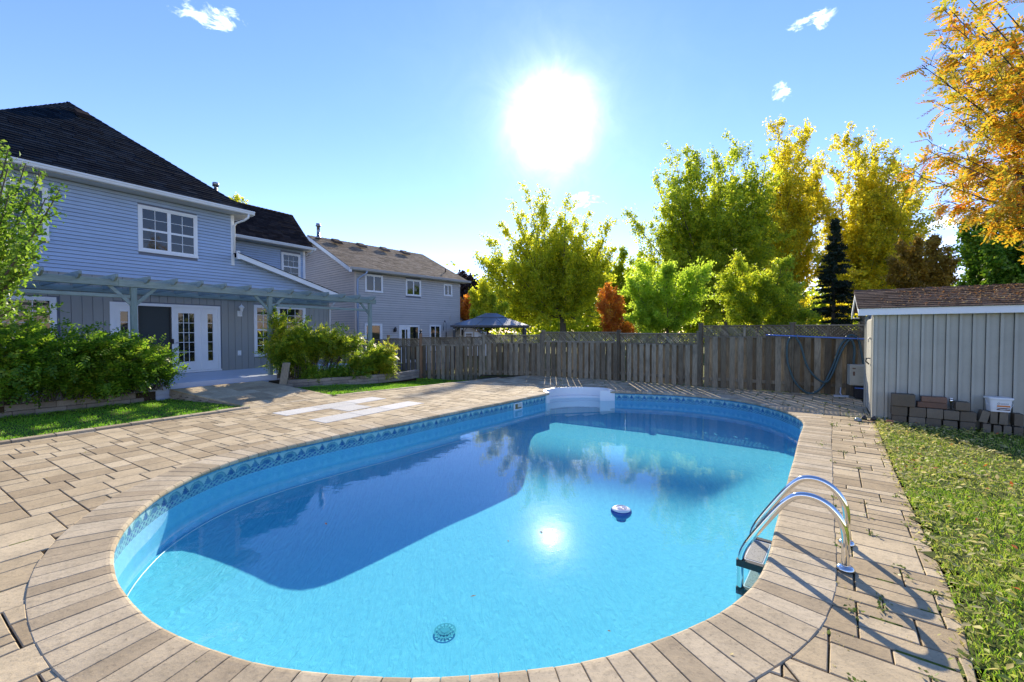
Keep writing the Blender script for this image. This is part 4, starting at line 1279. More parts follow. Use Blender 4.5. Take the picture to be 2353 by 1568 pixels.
mb = MB(); mb.box(-.36, .36, -.36, .36, 3.12, 3.15); mb.box(-.7, .7, -.7, .7, 2.84, 2.90); obj('roof_cap', mb.me('roof_cap', gm), gz)
for x, y in ((-2, -2), (2, -2), (2, 2), (-2, 2)):
    mb = MB(); mb.box(x-.07, x+.07, y-.07, y+.07, 0, 2.33); mb.tube([(x, y, 1.9), (x*.85, y, 2.3)], .02, 5); obj('post', mb.me('post', dk), gz)
mb = MB()
for s_ in (-1, 1): mb.box(-2.2, 2.2, s_*2.1-.05, s_*2.1+.05, 2.28, 2.385); mb.box(s_*2.16-.05, s_*2.16+.05, -2.04, 2.04, 2.281, 2.384)
obj('eave_beam', mb.me('eave_beam', dk), gz)
bulb, t_, b_ = mat('patio_bulb', (.8, .8, .75), .2)
for k, x in enumerate((-2.0, -1.55, -.75, -.35, 1.1, 1.35, 2.0)):
    mb = MB(); mb.lathe([(.005, -.06), (.03, -.03), (.03, .0), (.012, .03)], (0, 0, 0), 6); o = obj('bulb', mb.me('bulb', bulb), gz); o.location = (x, -2.1, 2.17+.05*math.sin(k*2.3))
H3 = empty('beige_house', (-5.9, 36, -.4), -.05, 'small beige-sided house end with sloping roofline behind the gazebo', 'house')
M['beige'] = paint_mat('beige_siding', (.52, .46, .38), .5, .05, .15)
mb = MB(); mb.box(0, 3.9, .004, 7, 0, 1.4); mb.add([(0, .004, 1.4), (3.9, .004, 1.4), (1.5, .004, 3.05), (0, .004, 4.1)], [(0, 1, 2, 3)]); w3 = obj('wall', mb.me('wall', M['beige']), H3)
lap(w3, 0, 3.9, 0, 4.0, .14, M['beige'], clips=[((0, 4.15), (-2.65/3.9*1.0, -1.0))])
sheet('roof', H3, [(-.2, -.3, 4.33), (4.1, -.3, 1.42), (4.1, 7, 1.42), (-.2, 7, 4.33)], M['shbrown'], .06)
window(H3, 1.95, 2.6, .6, 2.0, [(2.02, 2.53, .7, 1.9, 1, 1)]); 
mb = MB(); mb.box(2.75, 3.75, -.05, 0, 0, 2.0); dr = obj('door', mb.me('door', M['white']), H3)
mb = MB()
for k in range(7):
    a_ = math.pi*k/6; mb.tube([(3.25, -.06, 1.35), (3.25+.3*math.cos(a_), -.06, 1.35+.3*math.sin(a_))], .012, 4)
mb.tube([(3.25+.3*math.cos(math.pi*k/10), -.06, 1.35+.3*math.sin(math.pi*k/10)) for k in range(11)], .014, 4); obj('fanlight', mb.me('fanlight', M['black']), dr)

# ================================================================== fences
def fence(label, pts, panels, rngseed, spacing=.185, bw=.135):
    """pts: list of post positions; panels: (top z, bottom z, lattice height) per bay"""
    c = Vector(pts[len(pts)//2])
    F = empty('wooden_fence', (c.x, c.y, panels[0][1]), 0, label, 'fence')
    rg = random.Random(rngseed)
    for k in range(len(pts)-1):
        A, B = Vector(pts[k]), Vector(pts[k+1]); d = B-A; L = d.length; d.normalize(); n = Vector((-d.y, d.x))
        if n.dot(Vector((1.5, 6))-A) < 0: n = -n
        zt, zb, lh = panels[k]
        ang = math.atan2(d.y, d.x); sgn = 1 if Vector((-math.sin(ang), math.cos(ang))).dot(n) > 0 else -1
        def put(name, me, s, off, z, rx=0.0, ry=0.0):
            p = A+d*s+n*off
            o = obj(name, me, F); o.matrix_parent_inverse = Matrix.Translation(-Vector(F.location))
            o.location = (p.x, p.y, z); o.rotation_euler = (rx, ry, ang); return o
        zl = zt-lh
        hb = zl-.01-zb
        bm = MB(); bm.cbox(-bw/2, bw/2, -.009, .009, 0, hb, .003); bmesh_ = bm.me('board', M['fence'])
        m_ = 0; s = .10
        while s < L-.07:
            near = m_ % 2 == 0
            put('board', bmesh_, s+rg.uniform(-.008, .008), .05 if near else -.05, zb+.02+rg.uniform(-.012, .012), 0, rg.uniform(-.006, .006))
            s += spacing*.56 if True else 0; m_ += 1
        for z0, z1, w_ in ((zt-.035, zt, .05), (zl-.03, zl+.03, .028), (zb+.22, zb+.31, .022)):
            mb = MB(); mb.cbox(0.055, L-.055, -w_, w_, z0, z1, .004); put('rail', mb.me('rail', M['fence']), 0, 0, 0)
        # lattice
        mb = MB(); lz0, lz1 = zl+.03, zt-.035; h = lz1-lz0; st = .078; w_ = .032
        for dr in (-1, 1):
            x = -h
            while x < L:
                p = [(x, 0), (x+w_*1.41, 0), (x+w_*1.41+h, h), (x+h, h)] if dr > 0 else [(x+h, 0), (x+h+w_*1.41, 0), (x+w_*1.41, h), (x, h)]
                P = clip(p, (.055, 0), (1, 0)); P = clip(P, (L-.055, 0), (-1, 0)) if P else P
                if P: mb.extr([(q[0], lz0+q[1]) for q in P], 'y', .002*dr if dr > 0 else -.008, .008 if dr > 0 else -.002)
                x += st
        o = put('lattice_panel', mb.me('lattice_panel', M['fence']), 0, 0, 0)
        mb = MB(); mb.cbox(-.03, .03, -.03, .03, zl+.02, zt-.036, .004); put('stile', mb.me('stile', M['fence']), L/2, .0, 0)
    for k, p in enumerate(pts):
        zt = max(panels[min(k, len(panels)-1)][0], panels[max(k-1, 0)][0]); zb = min(panels[min(k, len(panels)-1)][1], panels[max(k-1, 0)][1])
        newp = p in NEWPOST
        mb = MB(); mb.cbox(-.05, .05, -.05, .05, zb-.1, zt+(.14 if newp else .04), .006)
        if not newp: mb.cbox(-.065, .065, -.065, .065, zt+.04, zt+.062, .006)
        o = obj('post', mb.me('post', M['fencenew' if newp else 'fence']), F); o.matrix_parent_inverse = Matrix.Translation(-Vector(F.location)); o.location = (p[0], p[1], 0); o.rotation_euler = (0, 0, .6)
        if newp: o['label'] = 'newer orange-brown fence post'
        if p in FINIAL:
            mb = MB(); mb.lathe([(.065, 0), (.065, .02), (.03, .035), (.025, .05), (.05, .08), (.055, .11), (.04, .14), (.01, .155)], n=12)
            f_ = obj('post_finial', mb.me('post_finial', M['black'], True), o); f_.location = (0, 0, zt+.14)
    return F
NEWPOST = {(-3.75, 17.5), (-5.2, 17.95)}; FINIAL = {(-3.75, 17.5)}
fence('tall weathered wood fence with lattice top carrying the blue pole and hose beside the shed', [(9.9,10.2),(8.95,10.78),(7.6,11.55),(5.65,12.75)], [(1.83, -.02, .34)]*3, 1, .2, .14)
fence('weathered grey board fence with lattice top behind the far end of the pool', [(5.62,12.80),(3.61,14.4),(1.16,15.83)], [(1.60, -.02, .36), (1.64, -.04, .36)], 2)
fence('lower stepped board fence with orange posts behind the leafy shrubs left of the pool', [(1.10,15.88),(-1.1,16.5),(-2.05,16.9),(-3.75,17.5),(-5.2,17.95),(-6.6,18.4),(-8.4,19.1)],
      [(1.53, -.16, .33), (1.44, -.28, .33), (1.42, -.4, .33), (1.36, -.46, .33), (1.32, -.5, .33), (1.28, -.5, .33)], 3, .19, .125)

# ================================================================== shed
SA = math.atan2(-.59, .81)
shed = empty('garden_shed', (6.74, 7.93, 0), SA, 'grey board-and-batten garden shed with brown shingle roof scattered with leaves', 'shed')
SLn = 3.9; SW = 2.2
mb = MB(); mb.box(.03, SLn, .03, SW-.02, -.1, 1.98); mb.add([(.03, .03, 1.98), (.03, SW-.02, 1.98), (.03, SW/2, 2.42)], [(0, 2, 1)]); sw = obj('wall', mb.me('wall', M['lapdark']), shed)
mb = MB(); mb.cbox(0.004, .150, .0, .02, .0, 1.98, .003); mb.cbox(.0, .038, -.034, -.0005, .0, 1.98, .003)
bw_me = mb.me('wall_board', M['shedwall'])
x = .0
while x < SLn-.1:
    o = obj('wall_board', bw_me, sw); o.location = (x+.002, 0, rng.uniform(-.01, .01)); x += .157
mb = MB(); mb.cbox(0, .02, .0, .153, .0, 1.98, .003); mb.cbox(-.014, -.0005, 0, .038, .0, 1.98, .003); bf_me = mb.me('wall_board', M['shedwall'])
y = 0.02
while y < SW-.1:
    if not (.45 < y+.07 < 1.55):
        o = obj('wall_board', bf_me, sw); o.location = (0, y, 0)
    y += .157
mb = MB(); mb.box(0, .02, .47, 1.53, .05, 1.9); dr = obj('door', mb.me('door', M['shedwall']), shed)
for k in range(7):
    mb = MB(); mb.cbox(-.012, .0, .475+k*.15, .475+k*.15+.143, .06, 1.88, .004); obj('door_board', mb.me('door_board', M['shedwall']), dr)
mb = MB(); mb.tube([(-.012, .56, 1.12), (-.07, .57, 1.12), (-.08, .60, 1.06), (-.03, .62, 1.0)], .012, 6); obj('handle', mb.me('handle', M['black']), dr)
mb = MB(); mb.box(-.03, -.012, .5, .62, 1.5, 1.53); mb.tube([(-.03, .55, 1.54), (-.05, .55, 1.5), (-.05, .55, 1.44)], .008, 5); obj('latch', mb.me('latch', M['metal']), dr)
mb = MB(); mb.box(-.02, .045, -.02, .045, 0, 1.98); obj('corner_board', mb.me('corner_board', M['shedwall']), shed)
rz0, rz1, ov = 2.085, 2.49, .14
ra = sheet('roof', shed, [(-.24, -ov, rz0), (SLn+.2, -ov, rz0), (SLn+.2, SW/2, rz1), (-.24, SW/2, rz1)], M['shbrown'], .02)
sheet('roof', shed, [(-.24, SW/2, rz1), (SLn+.2, SW/2, rz1), (SLn+.2, SW+ov, rz0), (-.24, SW+ov, rz0)], M['shbrown'], .02)
sv = Vector((0, SW/2+ov, rz1-rz0)); shingles(ra, (-.26, -ov, rz0), (1, 0, 0), sv, [((0, 0), (1, 0)), ((SLn+.4, 0), (-1, 0)), ((0, sv.length), (0, -1))], (0, SLn+.4), sv.length, .125, .24, M['shbrown'], 12)
cap_line(ra, (-.26, SW/2, rz1), (SLn+.2, SW/2, rz1), M['shbrown'], .22, .1)
mb = MB(); mb.cbox(-.22, SLn+.2, -ov-.002, -ov+.02, rz0-.135, rz0-.004, .004); obj('fascia', mb.me('fascia', M['white']), shed)
mb = MB(); mb.box(-.2, SLn, -ov+.02, -.001, rz0-.10, rz0-.085); obj('soffit', mb.me('soffit', M['soffit']), shed)
for a, b in (((-ov, rz0), (SW/2, rz1)), ((SW/2, rz1), (SW+ov, rz0))):
    mb = MB(); mb.extr([(a[0], a[1]-.125), (b[0], b[1]-.125), (b[0], b[1]-.022), (a[0], a[1]-.022)], 'x', -.245, -.22); obj('rake_board', mb.me('rake_board', M['white']), shed)
mb = MB(); mb.box(-.246, -.12, -ov-.003, -ov+.1, rz0-.14, rz0-.115); mb.box(-.245, -.1, SW+ov-.1, SW+ov, rz0-.14, rz0-.115); obj('eave_return', mb.me('eave_return', M['white']), shed)

def SL2(x, y, z=0):
    c, s = math.cos(SA), math.sin(SA)
    return Vector((6.74+x*c-y*s, 7.93+x*s+y*c, z))
# ---- concrete blocks stacked against the shed
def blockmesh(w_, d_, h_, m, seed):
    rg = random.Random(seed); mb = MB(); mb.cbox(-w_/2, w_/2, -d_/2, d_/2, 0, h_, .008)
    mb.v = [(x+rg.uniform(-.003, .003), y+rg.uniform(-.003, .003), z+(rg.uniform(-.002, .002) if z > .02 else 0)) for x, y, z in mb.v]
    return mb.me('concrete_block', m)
BL = [  # a0, a1, z0, z1, tilt, yoff, label
 (.11,.30,0,.16,0,0,'grey concrete block at the bottom left end of the stack by the shed corner'),
 (.33,.54,0,.16,0,.01,'second grey block from the left in the bottom row against the shed'),
 (.55,.74,0,.16,0,0,'third grey block from the left in the bottom row against the shed'),
 (.76,.93,0,.15,0,.01,'fourth grey block from the left in the bottom row against the shed'),
 (.96,1.14,0,.15,0,0,'fifth grey block from the left in the bottom row, before the dark gap'),
 (1.22,1.31,0,.15,.03,.0,'narrow block in the bottom row just right of the dark gap, under the tilted block'),
 (1.34,1.43,0,.14,0,.01,'narrow block in the bottom row below the left half of the white bucket'),
 (1.45,1.54,0,.145,0,0,'narrow block in the bottom row below the right half of the white bucket'),
 (1.56,1.66,0,.14,0,0,'rightmost narrow block in view in the bottom row near the frame edge'),
 (1.70,1.80,0,.14,0,0,'last block at the right end of the bottom row at the frame edge'),
 (.10,.31,.162,.325,0,0,'grey block in the second row at the left end, under the pale weathered block'),
 (.335,.55,.162,.33,0,0,'second-row grey block under the left half of the brown bricks'),
 (.555,.755,.162,.33,0,.01,'second-row grey block under the right half of the brown bricks'),
 (.765,.95,.162,.32,0,0,'second-row grey block under the silver pipe fitting'),
 (.96,1.15,.155,.32,0,0,'second-row grey block left of the tilted block'),
 (1.17,1.27,.165,.36,.22,-.01,'tilted narrow block leaning left beside the white bucket'),
 (1.30,1.38,.155,.36,0,0,'upright narrow second-row block under the left of the white bucket'),
 (1.40,1.49,.155,.36,.04,0,'upright narrow second-row block under the right of the white bucket'),
 (1.56,1.66,.155,.35,0,0,'dark narrow second-row block right of the white bucket'),
 (.10,.41,.33,.55,0,.02,'large pale weathered block on top of the left end of the stack'),
 (.90,1.07,.335,.48,0,.03,'small dark block on top of the stack right of the silver pipe'),
]
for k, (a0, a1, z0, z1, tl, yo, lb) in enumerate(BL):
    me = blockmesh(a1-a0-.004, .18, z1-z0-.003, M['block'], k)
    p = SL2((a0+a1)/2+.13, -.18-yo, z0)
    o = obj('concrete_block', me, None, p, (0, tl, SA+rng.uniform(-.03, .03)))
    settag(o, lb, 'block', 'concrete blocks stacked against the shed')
for a0, a1, z0, z1, lb in ((.44, .81, .335, .43, 'lower brown brick lying on top of the grey block stack'), (.49, .81, .433, .53, 'upper brown brick lying on the other brown brick on the stack')):
    o = obj('brown_brick', blockmesh(a1-a0, .12, z1-z0, M['brick_brown'], 40), None, SL2((a0+a1)/2+.13, -.19, z0), (0, 0, SA)); settag(o, lb, 'brick')
pf = empty('pipe_fitting', SL2(.86+.13, -.2, .335), SA, 'shiny silver pipe fitting standing upright on the block stack', 'pipe')
mb = MB(); mb.lathe([(.016, 0), (.018, .12), (.028, .13), (.03, .16), (.02, .17)], n=10); obj('pipe', mb.me('pipe', M['chrome'], True), pf)
mb = MB(); mb.lathe([(.03, .172), (.03, .19), (.01, .20)], n=10); obj('collar', mb.me('collar', M['chrome'], True), pf)
# ---- bucket
bk = empty('plastic_bucket', SL2(1.40+.13, -.20, .362), SA+.12, 'square white plastic bucket with wire handle and orange label on the block stack', 'bucket')
bk.scale = (.9, .9, .95)
mb = MB()
def sq(r, z, n=4): return [(-r, -r*.8, z), (r, -r*.8, z), (r, r*.8, z), (-r, r*.8, z)]
def rsq(rx, ry, c_, z):
    out = []
    for sx, sy, a0 in ((1, -1, -90), (1, 1, 0), (-1, 1, 90), (-1, -1, 180)):
        for k in range(4):
            a_ = R(a0+k*30); out.append((sx*(rx-c_)+c_*math.cos(a_), sy*(ry-c_)+c_*math.sin(a_), z))
    return out
def ringloft(mb, rings):
    n = len(rings[0]); v = [p for r in rings for p in r]; f = []
    for k in range(len(rings)-1):
        for i in range(n): j = (i+1) % n; f.append((k*n+i, k*n+j, (k+1)*n+j, (k+1)*n+i))
    f.append(tuple(reversed(range(n)))); f.append(tuple(range((len(rings)-1)*n, len(rings)*n)))
    mb.add(v, f)
ringloft(mb, [rsq(.125, .10, .03, 0), rsq(.145, .115, .035, .20), rsq(.150, .12, .035, .205)]); obj('bucket_body', mb.me('bucket_body', M['plwhite']), bk)
mb = MB(); ringloft(mb, [rsq(.157, .127, .035, .206), rsq(.160, .13, .035, .225), rsq(.158, .128, .035, .238), rsq(.14, .11, .03, .241)]); obj('lid', mb.me('lid', M['plwhite']), bk)
mb = MB(); mb.tube([(-.158, 0, .19), (-.162, -.06, .12), (-.10, -.145, .07), (.0, -.152, .045), (.10, -.145, .07), (.162, -.06, .12), (.158, 0, .19)], .0035, 6); obj('handle', mb.me('handle', M['plwhite'], True), bk)
def flat(name, parent, x0, x1, z0, z1, y0, m, lean=.075):
    v = [(x0, y0-(z0)*lean, z0), (x1, y0-(z0)*lean, z0), (x1, y0-(z1)*lean, z1), (x0, y0-(z1)*lean, z1)]
    v += [(x, y+.0015, z) for x, y, z in v]
    return obj(name, mesh(name, v, [(0, 1, 2, 3), (7, 6, 5, 4), (0, 4, 5, 1), (1, 5, 6, 2), (2, 6, 7, 3), (3, 7, 4, 0)], m), parent)
om, _, _ = mat('label_orange', (.65, .20, .03), .4); bmn, _, _ = mat('label_brown', (.10, .03, .015), .4); gy, _, _ = mat('label_grey_print', (.22, .23, .26), .4)
lb_ = flat('label', bk, -.055, .11, .03, .115, -.1025, M['plwhite'])
flat('label_band', lb_, -.055, .11, .085, .112, -.1045, om); flat('label_band', lb_, -.055, .11, .055, .070, -.1045, bmn); flat('label_band', lb_, -.055, .11, .03, .048, -.1045, bmn)
for k in range(8): flat('print_stroke', lb_, -.01+k*.013, -.002+k*.013, .140, .148, -.1032, gy); flat('print_stroke', lb_, -.01+k*.013, .001+k*.013, .126, .132, -.1032, gy)
mb = MB(); mb.tube([(-.035+.014*math.cos(a_*.7), -.115, .14+.014*math.sin(a_*.7)) for a_ in range(9)], .0035, 5, cap=True); obj('print_mark', mb.me('print_mark', gy), bk)

# ---- lawn lights lying by the shed corner
copper, _, _ = mat('copper_tube', (.55, .30, .18), .25, .8); lens, _, _ = mat('lamp_lens', (.10, .13, .15), .08, .3)
def solar(p, rz, lb):
    e = empty('path_light', p, rz, lb, 'garden light', 'garden lights lying at the shed corner')
    mb = MB(); mb.tube([(0, 0, .03), (.0, -.16, .012)], .010, 8); obj('stake', mb.me('stake', copper, True), e)
    mb = MB(); mb.tube([(0, .0, .032), (0, .035, .055), (0, .055, .066)], [.012, .045, .055], 16); obj('shade', mb.me('shade', M['black'], True), e)
    mb = MB(); mb.tube([(0, .054, .066), (0, .060, .069)], [.048, .044], 16); obj('lens', mb.me('lens', lens), e)
solar((6.50, 7.78, 0), .5, 'left of two copper-staked garden lights lying on the pavers by the shed corner')
solar((6.60, 7.70, 0), .3, 'right copper-staked garden light lying beside the first at the shed corner')
cd_ = empty('glass_cover', (6.38, 7.83, 0.0), 0, 'clear domed light cover lying on the pavers left of the garden lights', 'light cover')
mb = MB(); mb.lathe([(.06, .0), (.058, .03), (.04, .055), (.01, .065)], n=14); obj('dome', mb.me('dome', lg, True), cd_)
mb = MB(); mb.lathe([(.066, .0), (.066, .008)], n=14); obj('rim', mb.me('rim', M['black']), cd_)
tp = empty('terracotta_shard', SL2(.20, -.42, 0), SA, 'broken terracotta pot piece at the foot of the shed corner', 'pot shard')
mb = MB(); mb.cbox(-.05, .05, -.01, .01, 0, .09, .004); mb.cbox(-.055, .055, -.05, -.0105, .0, .012, .003); tm, _, _ = mat('terracotta', (.35, .14, .08), .8); obj('shard', mb.me('shard', tm), tp)

# ================================================================== pool gear on the fence
FA, FB = Vector((7.6, 11.55)), Vector((8.95, 10.78)); FD = (FB-FA).normalized(); FNn = Vector((-FD.y, FD.x)); 
if FNn.dot(-FA) < 0: FNn = -FNn
PN = Vector(FNn)
pole = empty('telescopic_pole', (6.98, 11.68, 1.53), 0, 'long bright blue telescopic pool pole hung along the tall fence', 'pool pole')
pa = Vector((6.96, 11.69, 1.557)); pb_ = pa+Vector((FD.x, FD.y, -.045)).normalized()*2.9
mb = MB(); mb.tube([pa, pb_], .016, 8); wpart('tube', mb.me('tube', M['poleblue'], True), pole)
for k, s_ in enumerate((.72, 1.98)):
    p = pa+(pb_-pa)*(s_/2.9)
    mb = MB(); mb.tube([p+Vector((*(-PN*.14), .05)), p+Vector((*(PN*.03), .03)), p+Vector((*(PN*.04), -.03)), p+Vector((*(-PN*.02), -.05))], .010, 6); wpart('hook', mb.me('hook', M['metal'], True), pole)
H_A = [(7.53,11.42,1.53),(7.46,11.46,1.45),(7.46,11.46,1.2),(7.48,11.45,.75),(7.60,11.38,.38),(7.82,11.25,.10),(8.02,11.14,.10),(8.18,11.05,.28),(8.38,10.94,.72),(8.56,10.83,1.22),(8.75,10.73,1.42),(8.86,10.66,1.38)]
def smooth3(P, k=6):
    P = [Vector(p) for p in P]; Q = [P[0]*2-P[1]]+P+[P[-1]*2-P[-2]]; out = []
    for i in range(1, len(Q)-2):
        for j in range(k):
            t = j/k; a, b, c, d = Q[i-1], Q[i], Q[i+1], Q[i+2]
            out.append(0.5*((2*b)+(c-a)*t+(2*a-5*b+4*c-d)*t*t+(3*b-a-3*c+d)*t**3))
    out.append(P[-1]); return out
hose = empty('vacuum_hose', (8.1, 11.1, 0), 0, 'dark blue-green vacuum hose looped in two deep sags on the tall fence', 'hose')
M['hose2'] = M['hose']
H1P = [(7.51,11.43,1.55),(7.42,11.48,1.32),(7.43,11.47,.81),(7.58,11.39,.3),(7.8,11.26,.03),(7.97,11.16,.06),(8.12,11.08,.27),(8.28,10.99,.75),(8.41,10.91,1.28),(8.56,10.82,1.53)]
H2P = [(7.54,11.38,1.56),(7.66,11.30,1.27),(7.77,11.24,.79),(7.93,11.15,.47),(8.12,11.04,.33),(8.24,10.97,.52),(8.40,10.88,1.11),(8.55,10.79,1.44),(8.64,10.75,1.23),(8.64,10.76,.71),(8.74,10.70,.49),(8.90,10.62,.38)]
H3P = [(8.5,10.86,1.5),(8.62,10.80,1.56),(8.74,10.74,1.4),(8.80,10.70,1.0),(8.86,10.66,.6),(9.0,10.58,.45)]
for P in (H1P, H2P, H3P):
    mb = MB(); mb.tube(smooth3(P), .026, 8); wpart('hose_loop', mb.me('hose_loop', M['hose'], True), hose)
# heater, filter and brush behind the shed
ht = empty('pool_heater', (8.62, 10.42, .33), math.atan2(FD.y, FD.x), 'beige louvred pool heater standing between the tall fence and the shed', 'pool heater')
bei = paint_mat('heater_beige', (.48, .46, .36), .5, .03, .35)
mb = MB(); mb.cbox(-.30, .40, -.14, .2, 0, .50, .01); obj('housing', mb.me('housing', bei), ht)
for k in range(9):
    mb = MB(); mb.cbox(-.12, .39, -.158, -.139, .03+k*.051, .03+k*.051+.03, .004); obj('louvre', mb.me('louvre', bei), ht)
mb = MB(); mb.cbox(-.28, -.15, -.150, -.1395, .03, .45, .004); obj('access_panel', mb.me('access_panel', bei), ht)
mb = MB(); mb.box(-.24, -.20, -.156, -.150, .24, .34); mb.box(-.25, -.19, -.156, -.150, .40, .43); obj('rust_slot', mb.me('rust_slot', M['brick_brown']), ht)
fl = empty('pump_stand', (8.72, 10.40, 0), math.atan2(FD.y, FD.x), 'black pump box on the paving under the beige heater', 'pump')
mb = MB(); mb.cbox(-.28, .35, -.15, .15, 0, .328, .02); obj('casing', mb.me('casing', M['black']), fl)
mb = MB(); mb.tube([(-.30, -.18, .27), (.35, -.18, .25)], .012, 6); obj('pipe', mb.me('pipe', M['poleblue'], True), fl)
br = empty('pool_brush', (8.30, 10.72, 0), -.45, 'pale blue pool brush head standing on the paving below the heater', 'pool brush')
mb = MB(); mb.cbox(-.16, .16, -.02, .02, .02, .045, .006); obj('brush_head', mb.me('brush_head', M['porch']), br)
mb = MB(); mb.box(-.15, .15, -.015, .015, 0, .02); obj('bristles', mb.me('bristles', M['plwhite']), br)
mb = MB(); mb.tube([(0, 0, .045), (0, .10, .10), (.02, .14, .22)], .012, 6); obj('socket', mb.me('socket', M['porch'], True), br)

# ================================================================== ladder
LB1, LB2 = Vector((2.31, 2.92)), Vector((2.60, 3.28)); LW = Vector((-.78, .626)); LD = (LB2-LB1); LL = LD.length; LD.normalize()
lad = empty('pool_ladder', (2.31, 2.92, 0), 0, 'stainless steel pool ladder with two arched handrails at the right edge of the pool', 'pool ladder')
prof = [(0,-.03),(0,.08),(0,.18),(.008,.27),(.035,.345),(.085,.41),(.15,.45),(.22,.462),(.29,.445),(.355,.385),(.42,.295),(.50,.17),(.575,.045),(.615,-.03),(.64,-.10),(.65,-.18),(.65,-.30),(.65,-.50),(.65,-.80)]
def smooth2(P, k=4):
    return [(v.x, v.y) for v in smooth3([(a, b, 0) for a, b in P], k)]
for B_, nm in ((LB1, 'near'), (LB2, 'far')):
    pts = [(B_.x+LW.x*a, B_.y+LW.y*a, z) for a, z in smooth2(prof)]
    mb = MB(); mb.tube(pts, .0245, 20); r_ = wpart('handrail', mb.me('handrail', M['chrome'], True), lad)
    mb = MB(); mb.lathe([(.055, 0), (.055, .012), (.042, .026), (.027, .032)], (B_.x, B_.y, 0.0015), 24); o = obj('base_flange', mb.me('base_flange', M['chrome'], True), r_)
tread_top, t, b = mat('tread_pad', (.30, .30, .28), .5)
vo = t.n.new('ShaderNodeTexVoronoi'); vo.inputs['Scale'].default_value = 70; t.l.new(position(t), vo.inputs['Vector'])
t.l.new(t.ramp(vo.outputs['Distance'], [(0.0, (.03, .03, .03)), (.45, (.26, .26, .24))]), b.inputs['Base Color'])
for k, z in enumerate((-.15, -.37, -.59)):
    def LP(a, s, z_): p = LB1+LW*a+LD*s; return (p.x, p.y, z_)
    mb = MB(); a0, a1 = .50, .635
    mb.add([LP(a0, .02, z-.03), LP(a1, .02, z-.03), LP(a1, LL-.02, z-.03), LP(a0, LL-.02, z-.03), LP(a0, .02, z), LP(a1, .02, z), LP(a1, LL-.02, z), LP(a0, LL-.02, z)],
           [(0,3,2,1),(4,5,6,7),(0,1,5,4),(1,2,6,5),(2,3,7,6),(3,0,4,7)])
    tr_ = wpart('step', mb.me('step', M['plwhite']), lad)
    mb = MB(); mb.add([LP(a0+.008, .045, z+.003), LP(a1-.008, .045, z+.003), LP(a1-.008, LL-.045, z+.003), LP(a0+.008, LL-.045, z+.003)], [(0, 1, 2, 3)]); obj('tread_pad', mb.me('tread_pad', tread_top), tr_)
    for s0 in (-.028, LL-.02):
        mb = MB(); mb.add([LP(a0-.01, s0, z-.045), LP(a1+.04, s0, z-.045), LP(a1+.04, s0+.045, z-.045), LP(a0-.01, s0+.045, z-.045), LP(a0-.01, s0, z+.008), LP(a1+.04, s0, z+.008), LP(a1+.04, s0+.045, z+.008), LP(a0-.01, s0+.045, z+.008)],
           [(0,3,2,1),(4,5,6,7),(0,1,5,4),(1,2,6,5),(2,3,7,6),(3,0,4,7)]); obj('step_bracket', mb.me('step_bracket', M['black']), tr_)
mb = MB()
v = [LP(.50, LL+.03, -.14), LP(.46, LL+.03, -.22), LP(.42, LL+.035, -.40), LP(.47, LL+.035, -.30)]
v += [(x+.006, y+.004, z) for x, y, z in v]
mb.add(v, [(0, 1, 2, 3), (7, 6, 5, 4), (0, 4, 5, 1), (1, 5, 6, 2), (2, 6, 7, 3), (3, 7, 4, 0)]); wpart('safety_tag', mb.me('safety_tag', M['poleblue']), lad)

# ================================================================== chlorine float
fl = empty('chlorine_float', (1.15, 4.45, ZW), .4, 'round floating chlorine dispenser, white dome on a dark blue saucer body, drifting on the water', 'pool float')
mb = MB(); mb.lathe([(.05, -.075), (.055, -.05), (.08, -.03), (.100, -.008), (.109, .018), (.106, .034), (.098, .044)], n=32); obj('float_body', mb.me('float_body', M['plblue'], True), fl)
mb = MB(); mb.lathe([(.0975, .0445), (.090, .051), (.078, .058), (.066, .062), (.058, .064), (.056, .062), (.001, .062)], n=32); cap = obj('float_dome', mb.me('float_dome', M['plwhite'], True), fl)
mb = MB(); ring(mb, .050, .060, .0655, 32); 
mb.add([(-.050, -.010, .0665), (-.012, -.048, .0665), (-.004, -.012, .0665), (-.02, .03, .0665)], [(0, 1, 2, 3)]); mb.add([(.050, -.010, .0665), (.02, .03, .0665), (.004, -.012, .0665), (.012, -.048, .0665)], [(0, 1, 2, 3)])
obj('cap_grip', mb.me('cap_grip', M['plblue']), cap)

# ================================================================== leaning post, raised bed walls
lg_ = empty('leaning_post', (-6.50, 12.05, 0.04), .35, 'short thick grey wooden post leaning at the end of the porch by the walkway', 'post')
mb = MB(); mb.cbox(-.095, .095, -.06, .06, 0, .72, .012); mb.v = [(x+z*.14, y+z*.1, z) for x, y, z in mb.v]; obj('timber', mb.me('timber', M['log']), lg_)
def block_row(label, pts, z0, nrow, h, lens, seed, depth=.2):
    c = pts[len(pts)//2]
    W_ = empty('bed_wall', (c[0], c[1], z0), 0, label, 'garden wall')
    rg = random.Random(seed)
    cv = catmull(pts, .05)
    for r_ in range(nrow):
        i = rg.randint(0, 3)
        while i < len(cv)-4:
            j = min(len(cv)-1, i+int(rg.choice(lens)/.05))
            a, b = cv[i], cv[j]; d = (b-a).normalized(); n = Vector((-d.y, d.x))
            if n.dot(Vector((0, 0))-a) < 0: n = -n
            off = rg.uniform(-.012, .012)-r_*.012
            q = [a+d*.004+n*off, b-d*.004+n*off, b-d*.004+n*(off-depth), a+d*.004+n*(off-depth)]; q = [(p.x, p.y) for p in q]
            if area(q) < 0: q.reverse()
            mb = MB(); mb.prismbevel(q, z0+r_*h, z0+(r_+1)*h-.004, .008)
            wpart('wall_block', mb.me('wall_block', M['bedblock']), W_)
            i = j
    return W_
